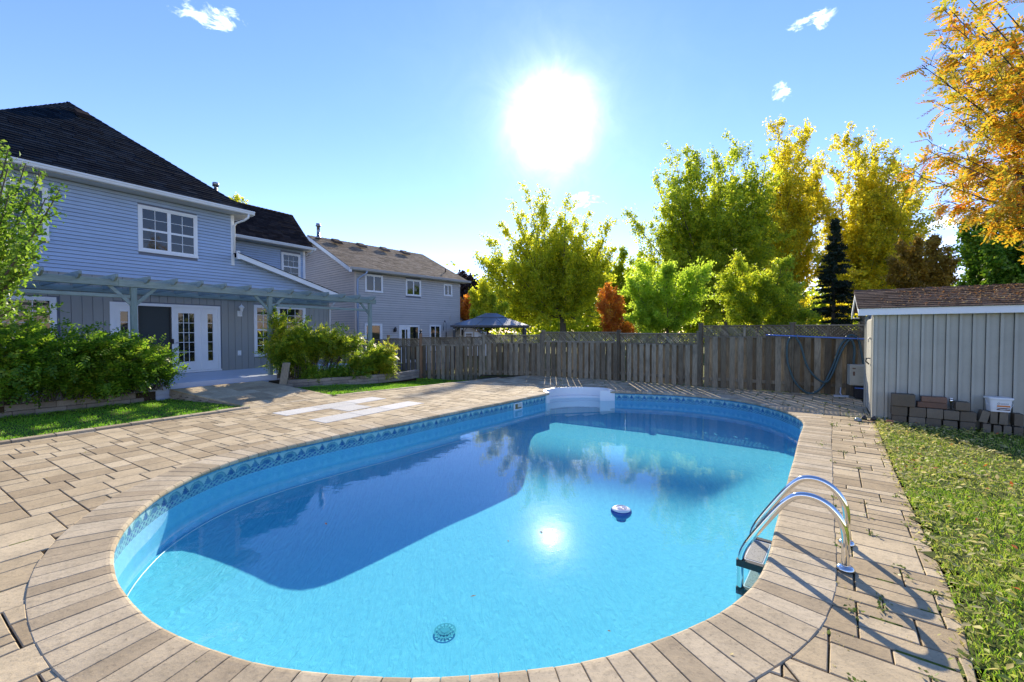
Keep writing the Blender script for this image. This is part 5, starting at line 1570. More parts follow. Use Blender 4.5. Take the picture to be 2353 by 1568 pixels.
block_row('low grey stone block wall holding the bed under the left shrubs', [tuple(hw(-6.2, 3.2)), tuple(hw(-4.5, 3.15)), tuple(hw(-3.3, 3.18)), tuple(hw(-2.35, 3.12))], -.04, 2, .13, [.35, .45, .3], 1)
block_row('curved low stone block wall under the right shrub beside the small lawn', [tuple(hw(.72, 3.65)), tuple(hw(1.4, 3.95)), tuple(hw(2.2, 4.3)), tuple(hw(3.2, 4.6)), tuple(hw(4.4, 4.7)), tuple(hw(5.4, 4.5))], -.06, 3, .095, [.3, .4, .5], 2)
# soil in the beds
def soil(name, pts, z):
    vv = [(p[0], p[1], z) for p in pts]; 
    if area(pts) < 0: vv.reverse()
    mb = MB(); mb.prism([(v[0], v[1]) for v in vv], -.3, z); o = obj(name, mb.me(name, M['joint'])); o['kind'] = 'structure'
soil('garden_soil', [tuple(hw(-6.3, 3.04)), tuple(hw(-2.1, 3.04)), tuple(hw(-2.3, 3.11)), tuple(hw(-3.3, 3.14)), tuple(hw(-6.2, 3.14))], .2)
soil('garden_soil', [tuple(hw(.60, 3.04)), tuple(hw(5.2, 3.04)), tuple(hw(5.3, 4.4)), tuple(hw(4.3, 4.58)), tuple(hw(3.2, 4.48)), tuple(hw(2.2, 4.18)), tuple(hw(1.4, 3.83)), tuple(hw(.75, 3.5))], .19)

# ================================================================== lawns
def lawn_h_left(x, y):
    s, t = hst(x, y)
    dz = 0
    if s > .4:
        # falls gently towards the far left fence
        dz = -max(0, min(1, (s-2.0)/7.0))*.42
    return -.005+dz
def make_lawn(name, poly, step, hf, holes=()):
    xs = [p[0] for p in poly]; ys = [p[1] for p in poly]
    x0, x1, y0, y1 = min(xs), max(xs), min(ys), max(ys)
    nx = int((x1-x0)/step)+2; ny = int((y1-y0)/step)+2
    V, F_, idx = [], [], {}
    for j in range(ny):
        for i in range(nx):
            x, y = x0+i*step, y0+j*step
            idx[(i, j)] = len(V); V.append((x, y, hf(x, y)+.012*math.sin(x*5.1+y*3.3)*math.sin(y*4.7)))
    for j in range(ny-1):
        for i in range(nx-1):
            cx, cy = x0+(i+.5)*step, y0+(j+.5)*step
            if pin(cx, cy, poly): F_.append((idx[(i, j)], idx[(i+1, j)], idx[(i+1, j+1)], idx[(i, j+1)]))
    o = obj(name, mesh(name, V, F_, M['grassbase'], True)); o['kind'] = 'structure'
    return o
LL1 = [tuple(hw(-9, 3.2)), tuple(hw(-1.85, 3.2)), tuple(hw(-1.38, 6.0)), tuple(hw(-9, 6.1))]
LL2 = [tuple(hw(.5, 3.4)), tuple(hw(.66, 6.06)), (-1.20, 14.55), (-1.1, 16.6), (-3.75, 17.7), (-6.4, 18.6), (-8.4, 19.4), tuple(hw(5.5, 1.0)), tuple(hw(5.5, 3.0))]
make_lawn('lawn', LL1, .15, lambda x, y: -.012); make_lawn('lawn', LL2, .15, lambda x, y: lawn_h_left(x, y)-.012)
LR = [(-.1,-1.5),(2.20,1.97),(2.94,2.86),(4.09,4.41),(5.42,6.17),(6.32,7.34),(6.75,7.92),(9.9,5.6),(12,3),(12,-1.5)]
make_lawn('lawn', LR, .15, lambda x, y: .0)
rs = np.random.RandomState(4)
def inside_mask(X, Y, poly):
    c = np.zeros(len(X), bool); n = len(poly); j = n-1
    for i in range(n):
        xi, yi = poly[i]; xj, yj = poly[j]
        cond = ((yi > Y) != (yj > Y)) & (X < (xj-xi)*(Y-yi)/(yj-yi+1e-12)+xi)
        c ^= cond; j = i
    return c
def bulk_mesh(name, V, nper, faces_per, m):
    """V: (N, nper, 3); faces_per: list of index tuples (same length) inside each piece"""
    N = len(V); k = len(faces_per[0])
    me = bpy.data.meshes.new(name)
    me.vertices.add(N*nper); me.vertices.foreach_set('co', V.reshape(-1).astype(np.float32))
    F_ = np.array(faces_per)[None, :, :]+(np.arange(N)*nper)[:, None, None]
    F_ = F_.reshape(-1, k)
    me.loops.add(F_.size); me.loops.foreach_set('vertex_index', F_.reshape(-1).astype(np.int32))
    me.polygons.add(len(F_)); me.polygons.foreach_set('loop_start', (np.arange(len(F_))*k).astype(np.int32))
    try: me.polygons.foreach_set('loop_total', np.full(len(F_), k, np.int32))
    except Exception: pass
    me.materials.append(m); me.update(calc_edges=True); me.validate()
    return me
def grass(name, poly, n, h0, h1, m, hf, dens=None, width=.006, edge=0.0):
    xs = [p[0] for p in poly]; ys = [p[1] for p in poly]
    X = rs.uniform(min(xs), max(xs), n*3); Y = rs.uniform(min(ys), max(ys), n*3)
    k = inside_mask(X, Y, poly)
    if dens is not None: k &= rs.rand(len(X)) < dens(X, Y)
    X, Y = X[k][:n], Y[k][:n]; N = len(X)
    Z = np.array([hf(x, y) for x, y in zip(X, Y)]) if hf else np.zeros(N)
    h = rs.uniform(h0, h1, N)*(.6+.8*(np.sin(X*2.3+Y*1.1)*np.sin(Y*3.1-X) > 0.2)*.6)
    a = rs.uniform(0, 2*math.pi, N); lean = rs.uniform(.2, 1.0, N)*h; la = rs.uniform(0, 2*math.pi, N)
    w_ = width*rs.uniform(.7, 1.4, N)
    dx, dy = np.cos(a)*w_/2, np.sin(a)*w_/2
    lx, ly = np.cos(la)*lean, np.sin(la)*lean
    V = np.stack([np.stack([X-dx, Y-dy, Z], 1), np.stack([X+dx, Y+dy, Z], 1),
                  np.stack([X+dx*.7+lx*.4, Y+dy*.7+ly*.4, Z+h*.6], 1), np.stack([X-dx*.7+lx*.4, Y-dy*.7+ly*.4, Z+h*.6], 1),
                  np.stack([X+lx, Y+ly, Z+h*.95], 1), np.stack([X+lx*1.01+dx*.1, Y+ly, Z+h*.95], 1)], 1)
    me = bulk_mesh(name, V, 6, [(0, 1, 2, 3), (3, 2, 5, 4)], m)
    o = obj(name, me); o['kind'] = 'stuff'
    return o
M['grassblade'] = leaf_mat('grass_blade', [(.07, .20, .012), (.13, .33, .018), (.22, .42, .025), (.30, .40, .05)], .45, 1.5, .5)
M['grassyel'] = leaf_mat('dry_grass_blade', [(.10, .22, .015), (.20, .36, .025), (.36, .44, .05), (.50, .46, .15)], .45, 1.4, .5)
g1 = grass('grass', LR, 120000, .025, .075, M['grassyel'], None, lambda X, Y: np.clip(1.7-.16*np.hypot(X, Y), .25, 1))
settag(g1, 'short autumn grass of the lawn right of the pool', 'grass')
g2 = grass('grass', LL1, 30000, .02, .05, M['grassblade'], None, width=.01); settag(g2, 'dappled green grass strip in front of the left shrubs', 'grass')
g3 = grass('grass', LL2, 30000, .02, .05, M['grassblade'], lawn_h_left, width=.011); settag(g3, 'green grass of the small lawn between the paving and the right shrub', 'grass')
# fallen leaves
def leafshape(N, size, flat=.35, wr=(.35, .55)):
    """small folded rhombus leaves, returns local verts (N,4,3) random orientation"""
    L = size*rs.uniform(.7, 1.3, N); W_ = L*rs.uniform(wr[0], wr[1], N)
    P = np.zeros((N, 4, 3)); P[:, 0, 0] = -L/2; P[:, 2, 0] = L/2; P[:, 1, 1] = W_/2; P[:, 3, 1] = -W_/2; P[:, 1, 2] = W_*.15; P[:, 3, 2] = W_*.15
    yaw = rs.uniform(0, 2*math.pi, N); pit = rs.normal(0, flat, N); rol = rs.normal(0, flat, N)
    cy, sy, cp, sp, cr, sr_ = np.cos(yaw), np.sin(yaw), np.cos(pit), np.sin(pit), np.cos(rol), np.sin(rol)
    Rm = np.zeros((N, 3, 3))
    Rm[:, 0, 0] = cy*cp; Rm[:, 0, 1] = cy*sp*sr_-sy*cr; Rm[:, 0, 2] = cy*sp*cr+sy*sr_
    Rm[:, 1, 0] = sy*cp; Rm[:, 1, 1] = sy*sp*sr_+cy*cr; Rm[:, 1, 2] = sy*sp*cr-cy*sr_
    Rm[:, 2, 0] = -sp; Rm[:, 2, 1] = cp*sr_; Rm[:, 2, 2] = cp*cr
    return np.einsum('nij,nkj->nki', Rm, P)
def fallen(name, poly, n, size, m, z, dens=None, flat=.35, hf=None):
    xs = [p[0] for p in poly]; ys = [p[1] for p in poly]
    X = rs.uniform(min(xs), max(xs), n*3); Y = rs.uniform(min(ys), max(ys), n*3); k = inside_mask(X, Y, poly)
    if dens is not None: k &= rs.rand(len(X)) < dens(X, Y)
    X, Y = X[k][:n], Y[k][:n]; N = len(X)
    Z = rs.uniform(z[0], z[1], N)+(hf(X, Y) if hf else 0)
    V = leafshape(N, size, flat)+np.stack([X, Y, Z], 1)[:, None, :]
    o = obj(name, bulk_mesh(name, V, 4, [(0, 1, 2), (0, 2, 3)], m)); o['kind'] = 'stuff'
    return o
M['fallen'] = leaf_mat('fallen_leaf', [(.28, .20, .06), (.48, .42, .12), (.38, .42, .08), (.58, .50, .24), (.22, .13, .05)], .4, 1.4, .6)
M['fallenred'] = leaf_mat('fallen_red_leaf', [(.45, .09, .02), (.55, .14, .02), (.30, .06, .02)], .35, 1.3, .55)
dn = lambda X, Y: np.clip(1.25-.55*np.abs((X-2.0)-(Y-2)*.78)/1.2, .12, 1)*np.clip(.25+.14*Y, .2, 1)
settag(fallen('fallen_leaves', LR, 19000, .055, M['fallen'], (.03, .075), dn), 'yellow and tan fallen leaves carpeting the lawn beside the paving', 'leaves')
settag(fallen('fallen_leaves', LR, 230, .05, M['fallenred'], (.05, .075), dn, .5), 'scattered orange-red fallen leaves on the right lawn', 'leaves')
dk_ = [(.3, 1.2), (2.2, 1.9), (6.3, 7.3), (8.4, 10.4), (1.0, 15.5), (-4.6, 9.5), (-7.5, 6), (-2, 1.2)]
o = fallen('fallen_leaves', dk_, 170, .022, M['fallen'], (.004, .012), lambda X, Y: 1.0-.0*X)
# keep those on stone only
me = o.data; co = np.zeros(len(me.vertices)*3); me.vertices.foreach_get('co', co); co = co.reshape(-1, 4, 3)
keep = ~inside_mask(co[:, 0, 0], co[:, 0, 1], [tuple(p) for p in EDGE[::6]]) & ~inside_mask(co[:, 2, 0], co[:, 2, 1], [tuple(p) for p in EDGE[::6]])
o.data = bulk_mesh('fallen_leaves', co[keep], 4, [(0, 1, 2), (0, 2, 3)], M['fallen'])
settag(o, 'few dry brown leaves scattered on the paving', 'leaves')
# roof litter on the shed
def roofz(X, Y):
    c, s = math.cos(SA), math.sin(SA); lx = (X-6.74)*c+(Y-7.93)*s; ly = -(X-6.74)*s+(Y-7.93)*c
    return rz0+(ly+ov)/(SW/2+ov)*(rz1-rz0)+.018
rp = [tuple(SL2(-.1, -.1).to_2d()), tuple(SL2(3.6, -.1).to_2d()), tuple(SL2(3.6, 1.05).to_2d()), tuple(SL2(-.1, 1.05).to_2d())]
M['rooflit'] = leaf_mat('roof_leaf', [(.10, .05, .03), (.22, .10, .04), (.42, .22, .08), (.42, .36, .2), (.08, .045, .03)], .3, 1.2, .6)
def rd(X, Y):
    c, s = math.cos(SA), math.sin(SA); lx = (X-6.74)*c+(Y-7.93)*s
    return np.clip(.05+lx*.6, 0.03, 1)
settag(fallen('roof_leaves', rp, 1700, .042, M['rooflit'], (0, .015), rd, .3, roofz), 'rusty fallen leaves lying on the shed roof', 'leaves')
# weeds and moss in the joints
M['weed'] = leaf_mat('weed_leaf', [(.06, .12, .02), (.12, .18, .03), (.26, .26, .08)], .4, 1.4)
wv = []
rgj = random.Random(77)
mb = MB(); DB = []
for P, side_ in allp:
    c_ = np.mean(np.array(P), axis=0)
    if pav_score(P) <= 0: continue
    for i in range(len(P)):
        a_, b_ = Vector(P[i-1]), Vector(P[i]); L_m = (b_-a_).length
        if L_m < .08: continue
        right_ = side_ == 'r'
        if right_ and rgj.random() < .30:
            q = a_.lerp(b_, rgj.random())
            for _ in range(rgj.randint(2, 7)): DB.append((q.x+rgj.gauss(0, .02), q.y+rgj.gauss(0, .02), rgj.uniform(-.004, .004)))
        if right_ and rgj.random() < (.09 if c_[1] > 2.6 else .05) and 1.0 < c_[1]:
            for _ in range(rgj.randint(5, 14)): wv.append((b_.x+rgj.gauss(0, .022), b_.y+rgj.gauss(0, .022), rgj.uniform(.0, .022)))
        pm = .16 if (right_ and c_[1] < 3.0) else (.02 if right_ else (.03 if c_[1] < 3.4 else 0))
        if rgj.random() < pm:
            d_ = (b_-a_).normalized(); n_d = Vector((d_.y, -d_.x)); f0 = rgj.uniform(0, .5); f1 = rgj.uniform(f0+.2, 1)
            k_n = 8; v = []
            for q in range(k_n):
                f_ = f0+(f1-f0)*q/(k_n-1); ww = .0085*(.5+.8*math.sin(math.pi*q/(k_n-1)))*rgj.uniform(.7, 1.3); m_c = a_+d_*(L_m*f_)+n_d*.006
                v += [(m_c.x-n_d.x*ww, m_c.y-n_d.y*ww, -.003), (m_c.x, m_c.y, .0045), (m_c.x+n_d.x*ww, m_c.y+n_d.y*ww, -.003)]
            mb.add(v, [(3*q+r, 3*q+r+1, 3*q+r+4, 3*q+r+3) for q in range(k_n-1) for r in (0, 1)])
for (x, y, r_, n) in [(6.3,7.75,.08,22),(6.55,8.05,.1,70),(5.65,7.4,.05,16),(4.5,6.15,.05,14)]:
    for _ in range(n): wv.append((x+rs.normal(0, r_), y+rs.normal(0, r_), rs.uniform(.002, .02+.6*r_)))
wv = np.array(wv); o = obj('weeds', bulk_mesh('weeds', leafshape(len(wv), .024, .6, (.5, .8))+wv[:, None, :], 4, [(0, 1, 2), (0, 2, 3)], M['weed'])); settag(o, 'small weeds sprouting in the joints of the right-hand paving', 'weeds', kind='stuff')
DB = np.array(DB); o = obj('joint_litter', bulk_mesh('joint_litter', leafshape(len(DB), .014, .4)+DB[:, None, :], 4, [(0, 1, 2), (0, 2, 3)], M['fallen'])); settag(o, 'dry brown plant bits caught in the joints of the right-hand paving', 'litter', kind='stuff')
# leaves blown over the paving edge
EL = []
for k in range(len(RB)-3):
    a_, b_ = Vector(RB[k]), Vector(RB[k+1]); n_ = Vector((b_-a_)).normalized(); n_ = Vector((-n_.y, n_.x))
    for _ in range(int((b_-a_).length*90)):
        p = a_.lerp(b_, rgj.random())+n_*(rgj.gauss(0, .045)); EL.append((p.x, p.y, rgj.uniform(.006, .02)))
EL = np.array(EL); o = obj('edge_leaves', bulk_mesh('edge_leaves', leafshape(len(EL), .034, .5)+EL[:, None, :], 4, [(0, 1, 2), (0, 2, 3)], M['fallen'])); settag(o, 'dry leaves drifted along the edge where the paving meets the right lawn', 'leaves', kind='stuff')
mossm, t, b = mat('moss', (.07, .11, .008), .95)
nz = t.noise(position(t), 120, 3, .7); t.l.new(t.mix(nz, (.04, .07, .004), (.14, .19, .015)), b.inputs['Base Color']); bump(t, b, nz, .8, .01)
o = obj('moss', mb.me('moss', mossm, True)); settag(o, 'bright green moss in the joints of the near right paving', 'moss', kind='stuff')
# leaves floating on the pool
M['wetleaf'] = leaf_mat('wet_leaf', [(.35, .16, .08), (.45, .25, .12), (.30, .12, .05)], .3, 1.1, .2)
FLT = [(-.035, 3.85, 'brown leaf floating on the water near the sun reflection, lower left of it'), (.28, 4.02, 'small curled brown leaf floating below the sun reflection'), (-.28, 3.04, 'long brown leaf floating alone in the lower middle of the pool'),
       (-1.85, 4.2, 'pale round leaf floating in the shaded deep part of the pool'), (.62, 2.68, 'dark round seed floating near the front edge of the pool'), (.10, 5.1, 'tiny tan leaf floating above the sun reflection'), (.42, 5.6, 'tiny brown leaf floating in the tree reflections')]
for k, (x, y, lb) in enumerate(FLT):
    sz = (.03, .035, .055, .03, .022, .025, .022)[k]
    V_ = leafshape(1, sz, .15)[0]; c_ = V_.mean(0)
    me = mesh('floating_leaf', [tuple(p-c_) for p in V_]+[tuple(p-c_+np.array((0, 0, .0015))) for p in V_], [(0, 1, 2), (0, 2, 3), (4, 6, 5), (4, 7, 6)], M['wetleaf'])
    o = obj('floating_leaf', me, None, (x, y, ZW+.004)); settag(o, lb, 'leaf')

# ================================================================== foliage
def crown_mesh(name, pts, size, m, droop=0.0, axis=None):
    """pts (N,3) -> folded four-point leaves"""
    N = len(pts)
    V = leafshape(N, size, .9, (.55, .85))
    V = V+pts[:, None, :]
    return bulk_mesh(name, V, 4, [(0, 1, 2), (0, 2, 3)], m)
M['bark'] = wood_mat('tree_bark', (.09, .075, .055), (.12, .10, .075), (.15, .125, .095), axis=2, grain=.6, weather=.4)
def bez(a, b, c, n):
    return [(a*(1-t)*(1-t)+b*2*t*(1-t)+c*t*t) for t in [i/(n-1) for i in range(n)]]
def tree(name, label, cat, base, fork, tips, leafm, nleaf, lsize, seed, spread=1.0, twig=1.0, rtrunk=.18, start=.25, nside=16, group=None, upness=.6, tail=.10, thin=1.0):
    rg = np.random.RandomState(seed)
    base = Vector(base); fork = Vector(fork)
    T = empty(name, tuple(base), 0, label, cat, group)
    wood = MB()
    wood.tube(bez(base, (base+fork)/2+Vector((rg.normal(0, .15), rg.normal(0, .15), 0)), fork, 6), [rtrunk*(1-.35*i/5) for i in range(6)], 8)
    segs = []     # (p, q, weight)
    for tip in tips:
        tip = Vector(tip); d = tip-fork
        k = rg.uniform(-.45, .15)
        st = fork+(base-fork)*max(0, -k)*.6
        mid = st+Vector((d.x*.55, d.y*.55, d.z*.38)) if abs(d.x) > .4*abs(d.z) else st+Vector((d.x*.65, d.y*.65, d.z*.45))
        P = bez(st, mid, tip, 14)
        r0 = rtrunk*.5*rg.uniform(.6, 1); wood.tube(P, [r0*.62*(1-i/13)**.9+.006 for i in range(14)], 6)
        Lm = d.length
        for i in range(13):
            f = i/13
            if f >= start: segs.append((P[i], P[i+1], 1.6*(f-.1)))
        for k in range(nside):
            f = start+(1-start)*((k+rg.rand())/nside); i = min(12, int(f*13)); p = P[i].lerp(P[i+1], f*13-i)
            ld = (P[i+1]-P[i]).normalized()
            rd_ = Vector(rg.normal(0, 1, 3)); rd_ = (rd_-ld*rd_.dot(ld)).normalized()
            L1 = Lm*(.30*(1-f)**.8+tail*.6)*spread*rg.uniform(.6, 1.25)
            dr = (ld*.7+rd_*.75+Vector((0, 0, upness*rg.uniform(.3, 1.3)))).normalized()
            q = p+dr*L1; mq = (p+q)/2+Vector((0, 0, -L1*.07))
            Q = bez(p, mq, q, 5); wood.tube(Q, [.018*L1*.5*(1-j/4)+.004 for j in range(5)], 4, cap=False)
            for j in range(4): segs.append((Q[j], Q[j+1], 1.0))
            for _ in range(4):
                f2 = rg.uniform(.3, 1); j = min(3, int(f2*4)); p2 = Q[j].lerp(Q[j+1], f2*4-j)
                r2 = Vector(rg.normal(0, 1, 3)).normalized(); d2 = (dr*.6+r2*.8+Vector((0, 0, .25*upness))).normalized(); L2 = L1*.42*rg.uniform(.5, 1.2)*twig
                segs.append((p2, p2+d2*L2, 1.0))
    A = np.array([tuple(s[0]) for s in segs]); B = np.array([tuple(s[1]) for s in segs]); wt = np.array([s[2] for s in segs])*np.linalg.norm(B-A, axis=1)
    wt = np.maximum(wt, 1e-4); wt *= np.exp(rg.normal(0, .75, len(wt)))
    idx = rg.choice(len(segs), nleaf, p=wt/wt.sum()); f = rg.rand(nleaf)[:, None]
    pts = A[idx]*(1-f)+B[idx]*f+rg.normal(0, lsize*.75, (nleaf, 3))
    pts[:, 2] = np.maximum(pts[:, 2], base.z+.02)
    tk = wpart('trunk', wood.me('trunk', M['bark'], True), T)
    cr = wpart('crown', crown_mesh('crown', pts, lsize, leafm), T)
    return T
lm = lambda n, st, tr=.62, g=2.35: leaf_mat(n, st, tr, g)
M['lf_yg'] = lm('yellow_green_leaf', [(.14, .18, .015), (.26, .30, .02), (.42, .42, .025), (.54, .46, .04)])
M['lf_g'] = lm('green_maple_leaf', [(.09, .14, .012), (.20, .26, .018), (.36, .39, .025), (.54, .47, .03)])
M['lf_y'] = lm('golden_leaf', [(.14, .165, .012), (.31, .30, .018), (.50, .43, .022), (.58, .46, .03)])
M['lf_lime'] = lm('lime_leaf', [(.13, .20, .02), (.28, .37, .03), (.46, .52, .05)])
M['lf_dark'] = lm('dark_leaf', [(.02, .035, .01), (.04, .055, .015), (.07, .075, .02)], .35, 1.3)
M['lf_pur'] = lm('purple_leaf', [(.03, .02, .025), (.05, .03, .03), (.06, .045, .03)], .3, 1.2)
M['lf_red'] = lm('red_maple_leaf', [(.46, .12, .02), (.60, .22, .025), (.62, .36, .03)], .5, 1.5)
M['lf_or'] = lm('orange_leaf', [(.45, .12, .015), (.48, .22, .02), (.42, .30, .03), (.18, .22, .03)], .5, 1.5)
M['lf_brn'] = lm('bronze_leaf', [(.15, .10, .02), (.32, .20, .02), (.48, .30, .03)], .5, 1.5)
M['lf_bush'] = lm('bush_leaf', [(.035, .10, .01), (.08, .18, .012), (.18, .30, .02), (.42, .46, .05)], .5, 1.7)
M['lf_vine'] = lm('vine_leaf', [(.05, .12, .01), (.13, .22, .015), (.28, .34, .02), (.50, .42, .04)], .5, 1.7)
M['needle'] = lm('spruce_needle', [(.008, .02, .008), (.015, .032, .012), (.025, .045, .015)], .15, 1.1)
TY = 34
def tp_(L, Y, dy=2.5, seed=0, poly=None, nfill=0):
    rg = np.random.RandomState(seed); out = [at(u, v, Y+rg.uniform(-dy, dy)) for u, v in L]
    k = 0
    while poly and k < nfill:
        u = rg.uniform(min(p[0] for p in poly), max(p[0] for p in poly)); v = rg.uniform(min(p[1] for p in poly), max(p[1] for p in poly))
        if pin(u, v, poly): out.append(at(u, v, Y+rg.uniform(-dy, dy)*1.2)); k += 1
    return out
T1 = tp_([(1213,442),(1250,450),(1300,463),(1347,492),(1407,508),(1180,475),(1160,520),(1112,545),(1094,590),(1110,640),(1380,560),(1265,520),(1330,540),(1210,560),(1150,600),(1410,570),(1230,600),(1300,600),(1360,630),(1095,605),(1400,640),(1150,670),(1400,700),(1120,700),(1130,735),(1180,745),(1240,742),(1340,745),(1400,738),(1270,690),(1200,690),(1340,690),(1360,590),(1245,490),(1290,500)], 50, 3.5, 1, [(1110,740),(1100,600),(1170,530),(1220,480),(1300,490),(1400,540),(1410,640),(1400,745)], 22)
tree('maple_tree', 'yellow-green maple with upright spiky branch tips left of the orange maple, below the sun', 'tree', at(1292, 785, 50), at(1290, 715, 50), T1, M['lf_yg'], 105000, .25, 11, rtrunk=.42, nside=18, spread=1.15, start=.12)
T2 = tp_([(1443,490),(1500,405),(1548,350),(1575,345),(1600,350),(1555,420),(1640,345),(1690,325),(1720,345),(1470,575),(1450,600),(1520,480),(1600,450),(1680,420),(1740,400),(1560,540),(1640,520),(1490,640),(1710,500),(1580,620),(1500,520),(1765,350),(1660,600),(1540,680),(1455,655),(1500,740),(1560,730),(1620,742),(1700,740),(1640,680),(1720,640),(1600,400),(1520,440),(1740,460)], 50, 4, 2, [(1470,740),(1450,620),(1480,500),(1530,400),(1600,365),(1700,360),(1790,380),(1790,745)], 42)
tree('maple_tree', 'tall spreading green and yellow maple behind the middle fence, centre of the right-hand tree group', 'tree', at(1665, 785, 50), at(1655, 690, 50), T2, M['lf_g'], 165000, .26, 12, rtrunk=.5, nside=16, spread=1.12, upness=.55, start=.12)
T3 = tp_([(1790,282),(1836,290),(1815,330),(1875,370),(1890,350),(1780,400),(1840,430),(1760,470),(1820,520),(1750,560),(1870,560),(1800,620),(1770,680),(1800,735),(1740,735),(1850,740),(1850,680),(1838,330),(1800,350)], 54, 3, 3, [(1740,740),(1730,480),(1790,330),(1880,380),(1910,480),(1910,740)], 22)
tree('maple_tree', 'tallest golden maple with a narrow pointed top, left of the dark spruce', 'tree', at(1765, 785, 54), at(1768, 690, 54), T3, M['lf_y'], 80000, .27, 13, rtrunk=.45, nside=15, spread=1.1, upness=.55, start=.12)
T4 = tp_([(1945,308),(1972,318),(2010,333),(1925,400),(2060,378),(2095,395),(2112,452),(2100,500),(2040,440),(1980,430),(2100,560),(2020,520),(1960,520),(2075,600),(2030,600),(1940,600),(1990,650),(1900,480),(2060,680),(1900,650),(2110,530),(1900,735),(2000,740),(1950,700),(2060,735),(2100,660),(1990,400),(2050,350)], 52, 4, 4, [(1860,740),(1860,460),(1930,360),(2030,360),(2100,420),(2110,600),(2080,740)], 38)
tree('maple_tree', 'broad golden yellow maple behind the spruce and above the shed', 'tree', at(1985, 785, 52), at(1975, 690, 52), T4, M['lf_y'], 125000, .27, 14, rtrunk=.45, nside=16, spread=1.12, upness=.55, start=.12)
T5 = tp_([(1445,640),(1480,610),(1530,620),(1580,640),(1620,620),(1470,700),(1540,690),(1600,700),(1560,740),(1500,750),(1450,730)], 23, 1, 5)
tree('small_tree', 'small bright lime-green tree just beyond the middle fence', 'tree', at(1535, 800, 23), at(1535, 745, 23), T5, M['lf_lime'], 40000, .115, 15, rtrunk=.10, start=.1, nside=20, spread=1.6, twig=1.4)
T5b = tp_([(1660,640),(1700,600),(1760,640),(1800,600),(1830,660),(1720,700),(1790,720),(1680,720),(1850,720)], 24, 1, 35)
tree('small_tree', 'mid-green leafy tree in front of the golden maples behind the fence post', 'tree', at(1745, 800, 24), at(1745, 745, 24), T5b, M['lf_g'], 36000, .115, 35, rtrunk=.10, start=.1, nside=20, spread=1.5, twig=1.4)
T6 = tp_([(1395,610),(1430,585),(1470,600),(1400,640),(1440,640),(1485,640),(1425,690),(1380,640),(1460,690),(1500,610)], 62, 2.5, 6)
tree('dark_tree', 'dark green tree between the orange maple and the lime-green tree', 'tree', at(1430, 782, 62), at(1430, 740, 62), T6, M['lf_g'], 34000, .3, 16, rtrunk=.2, spread=1.5)
T7 = tp_([(1400,655),(1382,672),(1420,668),(1380,700),(1422,700),(1402,690),(1445,745),(1410,745),(1385,745),(1470,755),(1395,720)], 27, 1, 7)
tree('red_maple_tree', 'small bright orange-red maple glowing between the yellow and green trees', 'tree', at(1408, 795, 27), at(1408, 760, 27), T7, M['lf_red'], 13000, .12, 17, rtrunk=.08, start=.1, spread=1.3)
T8 = tp_([(1095,700),(1085,670),(1110,650),(1130,680),(1085,720),(1110,725),(1140,720),(1160,700)], 27, 1, 8)
tree('small_tree', 'low golden yellow tree behind the gazebo roof', 'tree', at(1120, 795, 27), at(1120, 750, 27), T8, M['lf_yg'], 15000, .16, 18, rtrunk=.08, start=.1)
T9 = tp_([(1062,635),(1080,640),(1100,655),(1065,670),(1095,680),(1075,700)], 42, 1, 9)
tree('purple_tree', 'dark purple-leaved tree beside the right end of the grey house', 'tree', at(1080, 785, 42), at(1080, 730, 42), T9, M['lf_pur'], 15000, .26, 19, rtrunk=.15)
T10 = tp_([(1060,690),(1075,685),(1055,705),(1085,700),(1065,715)], 37, .7, 10)
tree('red_shrub', 'red-leaved shrub against the right corner of the grey house', 'shrub', at(1068, 785, 37), at(1068, 740, 37), T10, M['lf_red'], 7000, .2, 20, rtrunk=.06, start=.1)
# spruce
SPB = at(1915, 800, 27.5); spt = at(1916, 508, 27.5)
SPR = empty('spruce_tree', tuple(SPB), 0, 'dark narrow spruce standing in front of the golden maples', 'tree')
hgt = spt.z-SPB.z; wood = MB(); wood.tube([SPB, (SPB+spt)/2, spt], [.16, .09, .01], 8)
rg = np.random.RandomState(21); pl = []
for k in range(230):
    f = rg.rand()**.8; z = SPB.z+.4+f*(hgt-.4); r_ = (1-f)**.85*1.55*rg.uniform(.55, 1.1)+.08; a_ = rg.uniform(0, 2*math.pi)
    tip = Vector((SPB.x+math.cos(a_)*r_, SPB.y+math.sin(a_)*r_, z-r_*.15+.1)); c_ = Vector((SPB.x, SPB.y, z)); wood.tube([c_, tip], [.02, .005], 4, cap=False)
    n_ = int(40+120*r_); ff = rg.rand(n_)**.7; p = np.array(c_)[None]+(np.array(tip-c_))[None]*ff[:, None]+rg.normal(0, .07, (n_, 3))*np.array((1, 1, .6)); pl.append(p)
wpart('trunk', wood.me('trunk', M['bark'], True), SPR); wpart('crown', crown_mesh('crown', np.concatenate(pl), .11, M['needle']), SPR)
# right-hand side behind the shed
T11 = tp_([(2045,600),(2070,560),(2110,550),(2150,545),(2185,570),(2200,600),(2080,620),(2130,600),(2170,640),(2060,640)], 24, 1.2, 22)
tree('bronze_tree', 'bronze and yellow tree in the gap between the golden maple and the dark green tree', 'tree', at(2125, 790, 24), at(2125, 690, 24), T11, M['lf_brn'], 30000, .14, 22, rtrunk=.12, start=.1)
T12 = tp_([(2215,520),(2240,490),(2290,480),(2340,500),(2380,520),(2225,580),(2280,560),(2340,580),(2230,630),(2300,630),(2360,640),(2210,650),(2400,600)], 15, 1.2, 23)
tree('dark_tree', 'dark green broadleaf tree behind the right half of the shed', 'tree', at(2300, 800, 15), at(2300, 700, 15), T12, M['lf_bush'], 42000, .11, 23, rtrunk=.12, start=.1, spread=1.1)
T13 = tp_([(545,452),(530,460),(560,462),(540,470)], 40, .5, 24)
